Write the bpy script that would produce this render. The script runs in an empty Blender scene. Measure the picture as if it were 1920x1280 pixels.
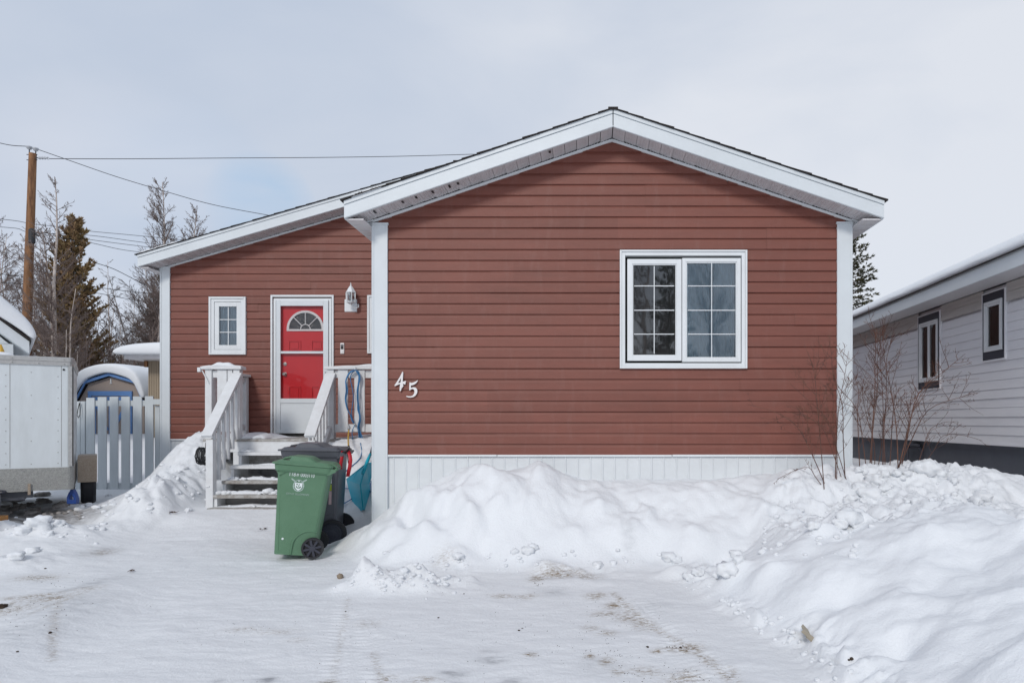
import bpy, math, random
import numpy as np
from mathutils import Vector, Matrix, Euler
R = math.radians
F, VX, HY, ZC = 1280.0, 1100.0, 790.0, 1.4      # focal length in photo pixels, eye point
def PX(px, D): return (px - VX) / F * D
def PZ(py, D): return ZC - (py - HY) / F * D
def P(px, py, D): return Vector((PX(px, D), D, PZ(py, D)))
scene = bpy.context.scene
C = scene.collection

# ------------------------------------------------------------------ materials
def new_mat(name):
    m = bpy.data.materials.new(name); m.use_nodes = True
    return m, m.node_tree.nodes, m.node_tree.links, m.node_tree.nodes['Principled BSDF']
def mat(name, col, rough=.5, var=.06, scale=6, bump=.0, bscale=40, metal=0, spec=.5, stretch=(1, 1, 1), col2=None, detail=4):
    m, N, L, b = new_mat(name)
    tc = N.new('ShaderNodeTexCoord'); mp = N.new('ShaderNodeMapping'); mp.inputs['Scale'].default_value = stretch
    L.new(tc.outputs['Object'], mp.inputs[0])
    n = N.new('ShaderNodeTexNoise'); n.inputs['Scale'].default_value = scale; n.inputs['Detail'].default_value = detail; n.inputs['Roughness'].default_value = .65
    L.new(mp.outputs[0], n.inputs['Vector'])
    r = N.new('ShaderNodeValToRGB'); r.color_ramp.elements[0].position = .3; r.color_ramp.elements[1].position = .7
    c2 = col2 if col2 else tuple(c * (1 - var * 2) for c in col)
    r.color_ramp.elements[0].color = (*c2, 1); r.color_ramp.elements[1].color = (*col, 1)
    L.new(n.outputs['Fac'], r.inputs[0]); L.new(r.outputs[0], b.inputs['Base Color'])
    b.inputs['Roughness'].default_value = rough; b.inputs['Metallic'].default_value = metal
    b.inputs['Specular IOR Level'].default_value = spec
    if bump:
        n2 = N.new('ShaderNodeTexNoise'); n2.inputs['Scale'].default_value = bscale; n2.inputs['Detail'].default_value = 5
        L.new(mp.outputs[0], n2.inputs['Vector'])
        bp = N.new('ShaderNodeBump'); bp.inputs['Strength'].default_value = bump; bp.inputs['Distance'].default_value = .01
        L.new(n2.outputs['Fac'], bp.inputs['Height']); L.new(bp.outputs[0], b.inputs['Normal'])
    return m
M = {}
M['siding'] = mat('red_vinyl_siding', (.214, .073, .053), .46, .0, 1.6, .25, 60, col2=(.180, .064, .047), stretch=(1, 1, 6), spec=.35)
def courses(m, z0, step, amt):
    # each moulded panel (two courses) came out of the box a little different in shade, and dust splashes the lowest ones
    N, L = m.node_tree.nodes, m.node_tree.links; b = N['Principled BSDF']; src = b.inputs['Base Color'].links[0].from_socket
    g = N.new('ShaderNodeNewGeometry'); s = N.new('ShaderNodeSeparateXYZ'); L.new(g.outputs['Position'], s.inputs[0])
    def q(op, a, c):
        n = N.new('ShaderNodeMath'); n.operation = op
        for i, v in enumerate((a, c)):
            if isinstance(v, (int, float)): n.inputs[i].default_value = v
            elif v is not None: L.new(v, n.inputs[i])
        return n.outputs[0]
    cell = q('FLOOR', q('DIVIDE', q('SUBTRACT', s.outputs[2], z0), step * 2), None)
    xs_ = q('FLOOR', q('DIVIDE', q('ADD', s.outputs[0], q('MULTIPLY', q('SINE', q('MULTIPLY', cell, 12.9), None), 1.7)), 2.6), None)
    w = N.new('ShaderNodeTexWhiteNoise'); w.noise_dimensions = '2D'; cb = N.new('ShaderNodeCombineXYZ'); L.new(cell, cb.inputs[0]); L.new(xs_, cb.inputs[1]); L.new(cb.outputs[0], w.inputs['Vector'])
    v = q('ADD', 1 - amt, q('MULTIPLY', w.outputs['Value'], amt * 2))
    hs = N.new('ShaderNodeHueSaturation'); L.new(v, hs.inputs['Value']); L.new(src, hs.inputs['Color'])
    n = N.new('ShaderNodeTexNoise'); n.inputs['Scale'].default_value = 3; n.inputs['Detail'].default_value = 7; n.inputs['Roughness'].default_value = .7
    mp = N.new('ShaderNodeMapping'); mp.inputs['Scale'].default_value = (3, 3, .7); L.new(g.outputs['Position'], mp.inputs[0]); L.new(mp.outputs[0], n.inputs['Vector'])
    f = N.new('ShaderNodeMath'); f.operation = 'MULTIPLY'; f.use_clamp = True; L.new(q('MAXIMUM', q('SUBTRACT', n.outputs['Fac'], .52), 0.0), f.inputs[0]); f.inputs[1].default_value = .8
    mx = N.new('ShaderNodeMix'); mx.data_type = 'RGBA'; L.new(f.outputs[0], mx.inputs[0]); L.new(hs.outputs[0], mx.inputs[6]); mx.inputs[7].default_value = (.30, .19, .165, 1)
    L.new(mx.outputs[2], b.inputs['Base Color'])
courses(M['siding'], 1.05, .1143, .055)
M['white'] = mat('white_vinyl', (.76, .785, .80), .38, .04, 3, .08, 30)
M['white_rib'] = mat('white_skirting', (.72, .745, .76), .42, .05, 2.5, .1, 20)
M['trim'] = mat('white_aluminium_trim', (.69, .73, .755), .35, .04, 2, .05, 10)
M['soffit'] = mat('soffit_aluminium', (.70, .68, .69), .4, .08, 9, .25, 30, stretch=(1, 6, 1))
M['wood'] = mat('white_painted_wood', (.74, .755, .77), .6, .0, 9, .25, 45, col2=(.66, .665, .67), stretch=(1, 1, 1))
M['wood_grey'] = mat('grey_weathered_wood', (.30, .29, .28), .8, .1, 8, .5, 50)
M['worn'] = mat('worn_grey_paint', (.50, .50, .49), .7, .0, 14, .5, 45, col2=(.22, .19, .16))
M['fence'] = mat('fence_white_paint', (.62, .66, .68), .6, .0, 7, .4, 40, col2=(.53, .57, .59), stretch=(1, 1, .2))
M['shingle'] = mat('dark_shingle', (.035, .028, .026), .9, .2, 40, .6, 80)
M['red'] = mat('red_door_paint', (.60, .016, .024), .3, .05, 5, .05, 20)
M['black'] = mat('black_plastic', (.012, .012, .014), .45, .1)
M['dark'] = mat('dark_interior', (.02, .022, .025), .8, .1)
M['green'] = mat('green_bin_plastic', (.105, .215, .128), .5, .0, 5, .25, 90, col2=(.088, .188, .108))
M['grey'] = mat('grey_bin_plastic', (.085, .090, .106), .42, .05, 5, .25, 90)
M['tyre'] = mat('black_wheel_rubber', (.016, .016, .02), .6, .1)
M['print'] = mat('white_print', (.75, .8, .8), .5, .02)
M['printdim'] = mat('faded_print', (.45, .58, .52), .5, .2, 90)
M['teal'] = mat('teal_plastic', (.010, .47, .64), .4, .08, 4, .1, 40)
M['blue_cord'] = mat('blue_cord', (.035, .19, .42), .5, .1)
M['ribbon'] = mat('red_ribbon', (.50, .010, .022), .5, .05)
M['yellow'] = mat('yellow_cord', (.62, .36, .03), .5, .05)
M['steel'] = mat('brushed_metal', (.45, .44, .42), .35, .1, metal=.8)
M['alu'] = mat('trailer_aluminium', (.52, .51, .49), .42, .0, 30, .3, 60, metal=.55, col2=(.42, .41, .40))
M['guard'] = mat('tread_plate', (.40, .40, .38), .4, .0, 60, .9, 110, metal=.6, col2=(.26, .26, .25))
M['mudguard'] = mat('dirty_tread_plate', (.46, .38, .30), .5, .0, 60, .9, 110, metal=.4, col2=(.32, .25, .19))
M['trailer'] = mat('trailer_white_skin', (.68, .72, .74), .3, .0, 2.5, .06, 8, col2=(.58, .61, .62), stretch=(2, 2, .5), detail=8)
M['blue_jug'] = mat('blue_jug_plastic', (.01, .05, .24), .35, .1)
M['orange_wood'] = mat('orange_wood', (.42, .2, .06), .7, .1, 12)
M['blue_paint'] = mat('blue_shed_paint', (.14, .29, .60), .6, .08)
M['tan'] = mat('tan_board', (.42, .345, .30), .85, .0, 40, .4, 80, col2=(.31, .25, .215))
M['beige'] = mat('beige_cladding', (.34, .275, .20), .8, .06, 3)
M['pole'] = mat('pole_timber', (.33, .165, .075), .85, .0, 5, .6, 30, col2=(.10, .045, .022), stretch=(3, 3, .35))
M['wire'] = mat('wire_dark', (.03, .03, .035), .6, .1)
M['insul'] = mat('porcelain', (.45, .47, .5), .3, .1)
M['birch'] = mat('birch_bark', (.66, .58, .52), .8, .0, 3, .4, 20, col2=(.22, .17, .15), stretch=(1, 1, 1.2))
M['twig'] = mat('birch_twig', (.22, .165, .145), .8, .1, 3, col2=(.12, .085, .07))
M['bush'] = mat('red_brown_stem', (.17, .075, .045), .7, .1, 5, col2=(.07, .035, .03))
M['pine_trunk'] = mat('pine_bark', (.10, .07, .055), .9, .1, 8)
M['pine'] = mat('pine_needles', (.25, .185, .060), .75, .0, 1.4, col2=(.27, .155, .095))
M['spruce'] = mat('spruce_needles', (.080, .075, .022), .75, .0, 3, col2=(.035, .035, .016))
M['nsiding'] = mat('grey_white_siding', (.86, .86, .88), .5, .0, 1.2, .15, 30, col2=(.78, .78, .81), stretch=(1, 1, 5))
M['nboard'] = mat('weathered_frieze_board', (.62, .59, .56), .75, .0, 4, .3, 30, col2=(.46, .44, .42), stretch=(1, .3, 6))
M['ndark'] = mat('charcoal_trim', (.035, .038, .055), .5, .08)
M['nfound'] = mat('dark_parged_foundation', (.12, .13, .155), .85, .12, 1.6, .3, 40)
M['numeral'] = mat('white_numeral', (.8, .77, .76), .4, .02)
M['stone'] = mat('tan_stone', (.30, .24, .18), .9, .1, 30)
M['grit'] = mat('brown_grit', (.05, .032, .02), .9, .1, 30)
M['leaf'] = mat('dry_leaf', (.09, .05, .03), .8, .1, 30)
M['scrap'] = mat('pale_board_scrap', (.42, .37, .29), .8, .1, 20)
M['curtain'] = mat('pale_blind', (.64, .80, .88), .8, .0, 2.2, col2=(.50, .66, .76), stretch=(1, 1, .3))
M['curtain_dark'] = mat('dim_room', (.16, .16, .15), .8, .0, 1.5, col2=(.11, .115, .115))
# dark line under the clear vinyl
def glass_mat(name, ior, tint, wav):
    m, N, L, b = new_mat(name); N.remove(b); out = N['Material Output']
    t = N.new('ShaderNodeBsdfTransparent'); t.inputs[0].default_value = (*tint, 1)
    g = N.new('ShaderNodeBsdfGlossy'); g.inputs['Roughness'].default_value = .02
    fr = N.new('ShaderNodeFresnel'); fr.inputs['IOR'].default_value = ior
    mx = N.new('ShaderNodeMixShader')
    tc = N.new('ShaderNodeTexCoord'); n = N.new('ShaderNodeTexNoise'); n.inputs['Scale'].default_value = 2.2; n.inputs['Detail'].default_value = 1.5; n.inputs['Distortion'].default_value = .6
    L.new(tc.outputs['Object'], n.inputs['Vector'])
    bp = N.new('ShaderNodeBump'); bp.inputs['Strength'].default_value = 1; bp.inputs['Distance'].default_value = wav
    L.new(n.outputs['Fac'], bp.inputs['Height']); L.new(bp.outputs[0], g.inputs['Normal'])
    L.new(fr.outputs[0], mx.inputs[0]); L.new(t.outputs[0], mx.inputs[1]); L.new(g.outputs[0], mx.inputs[2]); L.new(mx.outputs[0], out.inputs[0])
    return m
M['glass'] = glass_mat('window_glass', 2.3, (.95, .97, .98), .0022)
M['glass_far'] = glass_mat('neighbour_glass', 1.7, (.8, .84, .86), .01)
M['glass_storm'] = glass_mat('storm_door_glass', 1.42, (.97, .96, .96), .012)

# snow: clean, with dirt and wet patches that have shapes of their own
def snow_mat(name, dirty):
    m, N, L, b = new_mat(name)
    tc = N.new('ShaderNodeTexCoord')
    b.inputs['Roughness'].default_value = .55; b.inputs['Specular IOR Level'].default_value = .35
    col = None
    def noise(scale, det=5, stretch=None, rough=.6):
        n = N.new('ShaderNodeTexNoise'); n.inputs['Scale'].default_value = scale; n.inputs['Detail'].default_value = det; n.inputs['Roughness'].default_value = rough
        if stretch:
            mp = N.new('ShaderNodeMapping'); mp.inputs['Scale'].default_value = stretch; L.new(tc.outputs['Object'], mp.inputs[0]); L.new(mp.outputs[0], n.inputs['Vector'])
        else: L.new(tc.outputs['Object'], n.inputs['Vector'])
        return n.outputs['Fac']
    def math_(op, a, c=None, clamp=False):
        q = N.new('ShaderNodeMath'); q.operation = op; q.use_clamp = clamp
        for i, v in enumerate((a, c)):
            if v is None: continue
            if isinstance(v, (int, float)): q.inputs[i].default_value = v
            else: L.new(v, q.inputs[i])
        return q.outputs[0]
    def mixc(f, a, c):
        q = N.new('ShaderNodeMix'); q.data_type = 'RGBA'
        L.new(f, q.inputs[0])
        for i, v in ((6, a), (7, c)):
            if isinstance(v, tuple): q.inputs[i].default_value = (*v, 1)
            else: L.new(v, q.inputs[i])
        return q.outputs[2]
    base = mixc(noise(1.3), (.76, .785, .815), (.83, .845, .865))
    if dirty:
        d = N.new('ShaderNodeAttribute'); d.attribute_name = 'dirt'
        w = N.new('ShaderNodeAttribute'); w.attribute_name = 'wet'
        g = N.new('ShaderNodeAttribute'); g.attribute_name = 'packed'
        # packed, driven-on snow is a little greyer and streaky
        st = noise(5, 6, (1.0, 3.2, 1), .7)
        packed = mixc(st, (.69, .705, .725), (.83, .84, .855))
        base = mixc(g.outputs['Fac'], base, packed)
        wf = math_('MULTIPLY', w.outputs['Fac'], math_('MULTIPLY', math_('SUBTRACT', noise(9, 6, (1, 2, 1)), .30), 2.6, True), True)
        base = mixc(wf, base, (.33, .34, .36))
        nf = math_('MULTIPLY', math_('SUBTRACT', noise(26, 8, (1, 2.2, 1), .75), .44), 7.0, True)
        df = math_('MULTIPLY', d.outputs['Fac'], nf, True)
        base = mixc(df, base, (.26, .195, .125))
        nf2 = math_('MULTIPLY', math_('SUBTRACT', noise(60, 6, (1, 2.0, 1), .7), .57), 12.0, True)
        df2 = math_('MULTIPLY', math_('MULTIPLY', d.outputs['Fac'], nf2, True), .8)
        base = mixc(df2, base, (.09, .065, .045))
    if dirty:
        mu = N.new('ShaderNodeAttribute'); mu.attribute_name = 'mud'
        base = mixc(math_('MULTIPLY', mu.outputs['Fac'], math_('MULTIPLY', math_('SUBTRACT', noise(6, 6), .22), 3.2, True), True), base, mixc(noise(11, 5), (.10, .085, .07), (.30, .29, .29)))  # mud tone kept extra dark to carry the shade beneath the trailer
    L.new(base, b.inputs['Base Color'])
    h = math_('ADD', math_('MULTIPLY', noise(45, 6), .6), math_('MULTIPLY', noise(170, 3), .25))
    bp = N.new('ShaderNodeBump'); bp.inputs['Strength'].default_value = .5; bp.inputs['Distance'].default_value = .022
    L.new(h, bp.inputs['Height']); L.new(bp.outputs[0], b.inputs['Normal'])
    return m
M['ground'] = snow_mat('snow_ground', True)
M['snow'] = snow_mat('clean_snow', False)

# ------------------------------------------------------------------ objects
def tag(o, label=None, cat=None, group=None, kind=None):
    if label: o['label'] = label
    if cat: o['category'] = cat
    if group: o['group'] = group
    if kind: o['kind'] = kind
    return o
def thing(name, label, cat, loc=(0, 0, 0), rot=(0, 0, 0), group=None):
    o = bpy.data.objects.new(name, None); C.objects.link(o); o.empty_display_size = .2
    o.location = loc; o.rotation_euler = rot
    return tag(o, label, cat, group)
class MB:
    local = False
    def __init__(s): s.v = []; s.f = []
    def add(s, vs, fs):
        n = len(s.v); s.v.extend([tuple(v) for v in vs]); s.f.extend([tuple(i + n for i in f) for f in fs]); return s
    def box(s, x0, x1, y0, y1, z0, z1):
        return s.add([(x0, y0, z0), (x1, y0, z0), (x1, y1, z0), (x0, y1, z0), (x0, y0, z1), (x1, y0, z1), (x1, y1, z1), (x0, y1, z1)],
                     [(0, 3, 2, 1), (4, 5, 6, 7), (0, 1, 5, 4), (1, 2, 6, 5), (2, 3, 7, 6), (3, 0, 4, 7)])
    def prism(s, poly, y0, y1, ax='y'):
        """polygon (a,b) -> extruded: ax y: (a,y,b); ax x: (x,a,b); ax z: (a,b,z)"""
        n = len(poly)
        g = {'y': lambda p, t: (p[0], t, p[1]), 'x': lambda p, t: (t, p[0], p[1]), 'z': lambda p, t: (p[0], p[1], t)}[ax]
        vs = [g(p, y0) for p in poly] + [g(p, y1) for p in poly]
        fs = [tuple(range(n)), tuple(range(2 * n - 1, n - 1, -1))]
        fs += [(i, i + n, (i + 1) % n + n, (i + 1) % n) for i in range(n)]
        return s.add(vs, fs)
    def bar(s, p, q, w, h, up=(0, 0, 1)):
        p, q = Vector(p), Vector(q); d = (q - p).normalized(); u = Vector(up)
        a = d.cross(u)
        if a.length < 1e-4: a = d.cross(Vector((0, 1, 0)))
        a.normalize(); b = a.cross(d).normalized()
        vs = []
        for c in (p, q):
            for sa, sb in ((-1, -1), (1, -1), (1, 1), (-1, 1)): vs.append(c + a * sa * w / 2 + b * sb * h / 2)
        return s.add(vs, [(0, 1, 2, 3), (7, 6, 5, 4), (0, 4, 5, 1), (1, 5, 6, 2), (2, 6, 7, 3), (3, 7, 4, 0)])
    def tube(s, pts, rad, n=6, caps=True):
        pts = [Vector(p) for p in pts]; m = len(pts)
        if not hasattr(rad, '__len__'): rad = [rad] * m
        n0 = len(s.v); ref = None
        for i, p in enumerate(pts):
            d = (pts[min(i + 1, m - 1)] - pts[max(i - 1, 0)])
            if d.length < 1e-9: d = Vector((0, 0, 1))
            d.normalize()
            if ref is None: ref = d.orthogonal().normalized()
            a = (ref - d * ref.dot(d))
            a = a.normalized() if a.length > 1e-5 else d.orthogonal().normalized()
            ref = a; b = d.cross(a)
            for k in range(n):
                t = 2 * math.pi * k / n
                s.v.append(tuple(p + (a * math.cos(t) + b * math.sin(t)) * rad[i]))
        for i in range(m - 1):
            for k in range(n):
                k2 = (k + 1) % n
                s.f.append((n0 + i * n + k, n0 + i * n + k2, n0 + (i + 1) * n + k2, n0 + (i + 1) * n + k))
        if caps:
            s.f.append(tuple(n0 + k for k in range(n - 1, -1, -1))); s.f.append(tuple(n0 + (m - 1) * n + k for k in range(n)))
        return s
    def lathe(s, c, prof, n=16, ax='z'):
        """prof: list of (r, h) along axis"""
        n0 = len(s.v)
        for r, h in prof:
            for k in range(n):
                t = 2 * math.pi * k / n; a, b = r * math.cos(t), r * math.sin(t)
                s.v.append({'z': (c[0] + a, c[1] + b, c[2] + h), 'y': (c[0] + a, c[1] + h, c[2] + b), 'x': (c[0] + h, c[1] + a, c[2] + b)}[ax])
        for i in range(len(prof) - 1):
            for k in range(n):
                k2 = (k + 1) % n
                s.f.append((n0 + i * n + k, n0 + i * n + k2, n0 + (i + 1) * n + k2, n0 + (i + 1) * n + k))
        s.f.append(tuple(n0 + k for k in range(n - 1, -1, -1))); s.f.append(tuple(n0 + (len(prof) - 1) * n + k for k in range(n)))
        return s
    def loft(s, rings, closed=True, caps=True):
        n = len(rings[0]); n0 = len(s.v)
        for r in rings: s.v.extend([tuple(p) for p in r])
        for i in range(len(rings) - 1):
            for k in range(n if closed else n - 1):
                k2 = (k + 1) % n
                s.f.append((n0 + i * n + k, n0 + i * n + k2, n0 + (i + 1) * n + k2, n0 + (i + 1) * n + k))
        if caps:
            s.f.append(tuple(n0 + k for k in range(n - 1, -1, -1))); s.f.append(tuple(n0 + (len(rings) - 1) * n + k for k in range(n)))
        return s
    def build(s, name, m, parent=None, smooth=False, bevel=0, label=None, recalc=True, off=None):
        me = bpy.data.meshes.new(name)
        if off is None:
            off = Vector((0, 0, 0))
            if parent is not None and not getattr(s, 'local', False):
                r = parent
                while r.parent: r = r.parent
                if all(abs(a) < 1e-9 for a in r.rotation_euler): off = Vector(r.location)
        vs = [(v[0] - off[0], v[1] - off[1], v[2] - off[2]) for v in s.v]
        me.from_pydata(vs, [], s.f)
        if recalc:
            import bmesh
            bm = bmesh.new(); bm.from_mesh(me); bmesh.ops.recalc_face_normals(bm, faces=bm.faces); bm.to_mesh(me); bm.free()
        if smooth:
            for p in me.polygons: p.use_smooth = True
        me.materials.append(m)
        o = bpy.data.objects.new(name, me); C.objects.link(o)
        if parent is not None: o.parent = parent
        if bevel:
            b = o.modifiers.new('bevel', 'BEVEL'); b.width = bevel; b.segments = 2; b.limit_method = 'ANGLE'; b.angle_limit = R(40)
        if label: o['label'] = label
        return o
def LMB():
    m = MB(); m.local = True; return m
def text_mesh(txt, size, depth=.001, sx=1.0, shear=0):
    cu = bpy.data.curves.new('t', 'FONT'); cu.body = txt; cu.size = size; cu.extrude = depth; cu.align_x = 'CENTER'; cu.align_y = 'CENTER'; cu.shear = shear
    o = bpy.data.objects.new('t', cu); C.objects.link(o)
    dg = bpy.context.evaluated_depsgraph_get(); dg.update()
    me = bpy.data.meshes.new_from_object(o.evaluated_get(dg))
    bpy.data.objects.remove(o)
    mb = LMB(); mb.add([(v.co.x * sx, v.co.y, v.co.z) for v in me.vertices], [tuple(p.vertices) for p in me.polygons])
    bpy.data.meshes.remove(me)
    return mb

# ------------------------------------------------------------------ noise (numpy perlin)
def perlin(x, y, seed=0):
    x = np.asarray(x, float); y = np.asarray(y, float)
    xi = np.floor(x).astype(np.int64); yi = np.floor(y).astype(np.int64); xf = x - xi; yf = y - yi
    def g(ix, iy, fx, fy):
        h = (ix * 374761393 + iy * 668265263 + seed * 974711) & 0xffffffff
        h = ((h ^ (h >> 13)) * 1274126177) & 0xffffffff; h = h ^ (h >> 16)
        a = (h & 0xffff) / 65536.0 * 2 * np.pi
        return np.cos(a) * fx + np.sin(a) * fy
    u = xf ** 3 * (xf * (xf * 6 - 15) + 10); v = yf ** 3 * (yf * (yf * 6 - 15) + 10)
    n0 = g(xi, yi, xf, yf) * (1 - u) + g(xi + 1, yi, xf - 1, yf) * u
    n1 = g(xi, yi + 1, xf, yf - 1) * (1 - u) + g(xi + 1, yi + 1, xf - 1, yf - 1) * u
    return (n0 * (1 - v) + n1 * v) * 1.5
def fbm(x, y, sc, octv=4, seed=0, gain=.5, ridged=False):
    t = 0; a = 1.0; s = 0
    for o in range(octv):
        p = perlin(x * sc * 2 ** o, y * sc * 2 ** o, seed + o * 17)
        if ridged: p = 1 - 2 * np.abs(p)
        t = t + a * p; s += a; a *= gain
    return t / s
def sst(a, b, x):
    t = np.clip((np.asarray(x, float) - a) / (b - a), 0, 1); return t * t * (3 - 2 * t)

# ------------------------------------------------------------------ ground
crest_px = [(560, 1040), (640, 1010), (680, 988), (715, 964), (740, 946), (780, 917), (830, 897), (860, 884), (900, 882), (940, 882), (975, 882), (1010, 886), (1035, 890), (1060, 895), (1100, 901), (1150, 905), (1250, 903), (1350, 901), (1450, 894), (1500, 897), (1560, 889), (1640, 884), (1900, 900)]
DB = 6.98
cr_x = np.array([(p[0] - VX) / F * DB for p in crest_px]); cr_z = np.array([ZC - (p[1] - HY) / F * DB for p in crest_px])
def height(x, y):
    x = np.asarray(x, float); y = np.asarray(y, float)
    base = np.interp(y, [-40, 0, 3, 6.2, 7.3, 8.4, 10, 12, 14.5, 17.5, 22, 60], [-.1, -.05, .0, .09, .13, .33, .36, .42, .75, 1.05, 1.1, 1.0])
    # trailer side of the drive
    tr = sst(-4.6, -5.6, x) * sst(6.3, 7.2, y) * (1 - sst(10, 11.5, y))
    base = base * (1 - tr) + tr * (.25 + .015 * (y - 7))
    rough = np.zeros_like(base)
    # --- bank along the front wall
    cz = np.interp(x, cr_x, cr_z)
    ytoe = np.interp(x, [-3.4, -2.6, -2.1, -1.6, -1.0, 0, .7, 2, 4], [7.6, 6.85, 6.3, 6.05, 5.98, 5.9, 5.85, 5.6, 5.5])
    ytoe = ytoe + .10 * fbm(x, y * 0 + 3.1, 1.1, 3, 5)
    ycr = DB - .10 + .06 * fbm(x, x * 0, 1.3, 2, 9)
    t = np.clip((y - ytoe) / np.maximum(ycr - ytoe, .15), 0, 1)
    prof = t ** .95 * (1 - t) * .35 + t * t * (3 - 2 * t) * .65 + t ** 1.2 * .35 * t
    prof = np.clip(prof, 0, 1)
    cz = cz + .13 * np.exp(-((np.abs(x + .49) / .17) ** 1.4 + ((y - 6.97) / .28) ** 2)) / np.maximum(prof, .3)
    bx = sst(-3.3, -2.5, x) * (1 - sst(4.4, 5.0, x))
    over = sst(7.0, 7.3, y) * (1 - sst(-2.32, -2.2, x))          # nothing behind the corner on the porch side
    bank = (cz - base) * prof * bx * (1 - over) * (1 - sst(12, 13, y))
    bank = np.maximum(bank, 0)
    # --- pile on the right
    xt = np.interp(y, [0, 2, 3.34, 3.96, 4.68, 5.4, 5.9, 6.3, 6.9, 7.6], [1.22, 1.27, 1.31, 1.27, 1.05, .80, .86, 1.15, 1.7, 2.3])
    xt = xt + .09 * fbm(x * 0 + 1.7, y, 1.5, 3, 21)
    d = x - xt
    pl = np.clip(d, 0, None)
    rise = 1 - np.exp(-(pl / 1.12) ** 1.25)
    top = np.interp(y, [0, 2, 4, 5.2, 6.4, 7.0, 8.2, 12], [.80, .82, .83, .81, .77, .70, .46, .5])
    top = top * (1 - .24 * sst(2.75, 3.5, x) - .20 * sst(3.4, 5.0, x)) + .03 * (fbm(x, y, .9, 2, 31))
    pile = top * rise * (1 - sst(12, 13, y))
    feat = sst(.05, .35, pl / 1.0) * (1 - sst(8, 9, y))
    pile = np.clip(pile - base * rise, 0, None)
    h = base + np.maximum(bank, pile) + .15 * np.minimum(bank, pile) * sst(.1, .3, pile)
    bm = np.clip(bank / .5, 0, 1); pm = feat
    # soft undulation on the banks
    h = h + bm * sst(7.4, 7.0, y) * (.10 * fbm(x, y, 1.3, 3, 41) + .045 * fbm(x + .5 * y, y * .8, 3.6, 3, 43, .55) + .012 * fbm(x, y, 12, 3, 44))
    # diagonal furrows at the left end of the bank
    u = x * .55 + y * .85
    h = h + bm * (1 - sst(-1.3, -.3, x)) * (1 - sst(6.95, 7.2, y)) * (.055 * np.sin(u * 17 + 2.2 * fbm(x, y, 1.8, 2, 44)) + .03 * fbm(x, y, 5, 3, 45))
    h = h + pm * (.19 * fbm(x, y, .95, 3, 51, .42) + .055 * fbm(x, y, 2.6, 3, 53) + .010 * fbm(x, y, 12, 3, 54))
    # broken chunky snow along the crest and the left flank of the pile
    ch = sst(1.2, 1.9, x) * sst(5.0, 5.6, y + .25 * (x - 2)) * (1 - sst(3.7, 4.3, x)) * (1 - sst(7.4, 7.9, y)) * sst(.1, .4, pl)
    h = h + ch * (.05 * fbm(x + .1 * fbm(x, y, 5, 2, 8), y, 3.6, 4, 61, .6, True) + .03 * fbm(x, y, 9, 3, 63, .6, True) - .03)
    # dark-edged hollows and dimples
    def billow(sc, seed, o=3):
        wx_ = x + .12 * perlin(x * 3, y * 3, seed + 3); return np.abs(perlin(wx_ * sc, y * sc, seed)) * 1.3 + (.5 * np.abs(perlin(wx_ * sc * 2.1, y * sc * 2.1, seed + 7)) if o > 1 else 0) + (.25 * np.abs(perlin(wx_ * sc * 4.3, y * sc * 4.3, seed + 9)) if o > 2 else 0)
    toe = np.exp(-((d - .12) / .16) ** 2) * (1 - sst(5.6, 6.2, y)) * sst(2, 2.6, y)
    h = h + toe * .075 * billow(5.5, 201) * sst(-.3, .3, fbm(x, y, 1.7, 2, 203))
    ch = ch * (.45 + .8 * sst(-.2, .4, fbm(x, y, 1.6, 2, 219)))
    h = h + ch * .055 * (billow(4.5, 205) - .5) + ch * .02 * (billow(13, 206, 1) - .4)
    loose = np.exp(-((((x + 1.45) / .52) ** 2 + ((y - 5.47) / .17) ** 2) ** 2))
    h = h + loose * (.10 * billow(3.6, 207) * sst(-.5, .3, fbm(x, y, 3, 2, 208)) + .035 * billow(13, 218))
    blump = bm * (1 - sst(6.85, 7.1, y)) * (1 - feat)
    h = h + blump * (.085 * (billow(1.9, 221, 2) - .85) * (1 - .6 * sst(-.2, .6, x)) + .05 * (billow(4.2, 223) - .5) * sst(0, .5, fbm(x, y, 1.2, 2, 225)))
    trk = 0
    for (ax, ay, bx2, by2) in ((.207, 5.31, .785, 3.59), (.42, 5.25, .62, 3.3), (-1.79, 5.12, -1.34, 3.57), (-1.55, 4.7, -1.05, 3.5)):
        vx, vy = bx2 - ax, by2 - ay; Lq = math.hypot(vx, vy); s_ = ((x - ax) * vx + (y - ay) * vy) / Lq; dd = np.abs((x - ax) * vy - (y - ay) * vx) / Lq
        trk = trk + .0045 * np.sin(2 * np.pi * (s_ + .4 * dd) / .062) * (1 - sst(.07, .10, dd)) * sst(0, .2, s_) * (1 - sst(Lq - .2, Lq, s_)) * sst(-.35, .15, fbm(x, y, 1.6, 2, 227))
    h = h + trk
    h = h + .05 * billow(6, 209) * np.exp(-((y - ytoe - .02) / .10) ** 2) * bx * (1 - feat) * sst(-.1, .4, fbm(x, y, 1.3, 2, 211))
    mleft = np.exp(-(((x + 5.35) / .5) ** 2 + ((y - 8.5) / .75) ** 2)) * (1 - sst(-4.95, -4.8, x))
    h = h + mleft * .06 * (billow(5.2, 213) - .3)
    lt = np.exp(-((((x + 5.9) / .6) ** 2 + ((y - 7.2) / .22) ** 2) ** 2)); h = h + lt * .07 * billow(3.8, 215)
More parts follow.
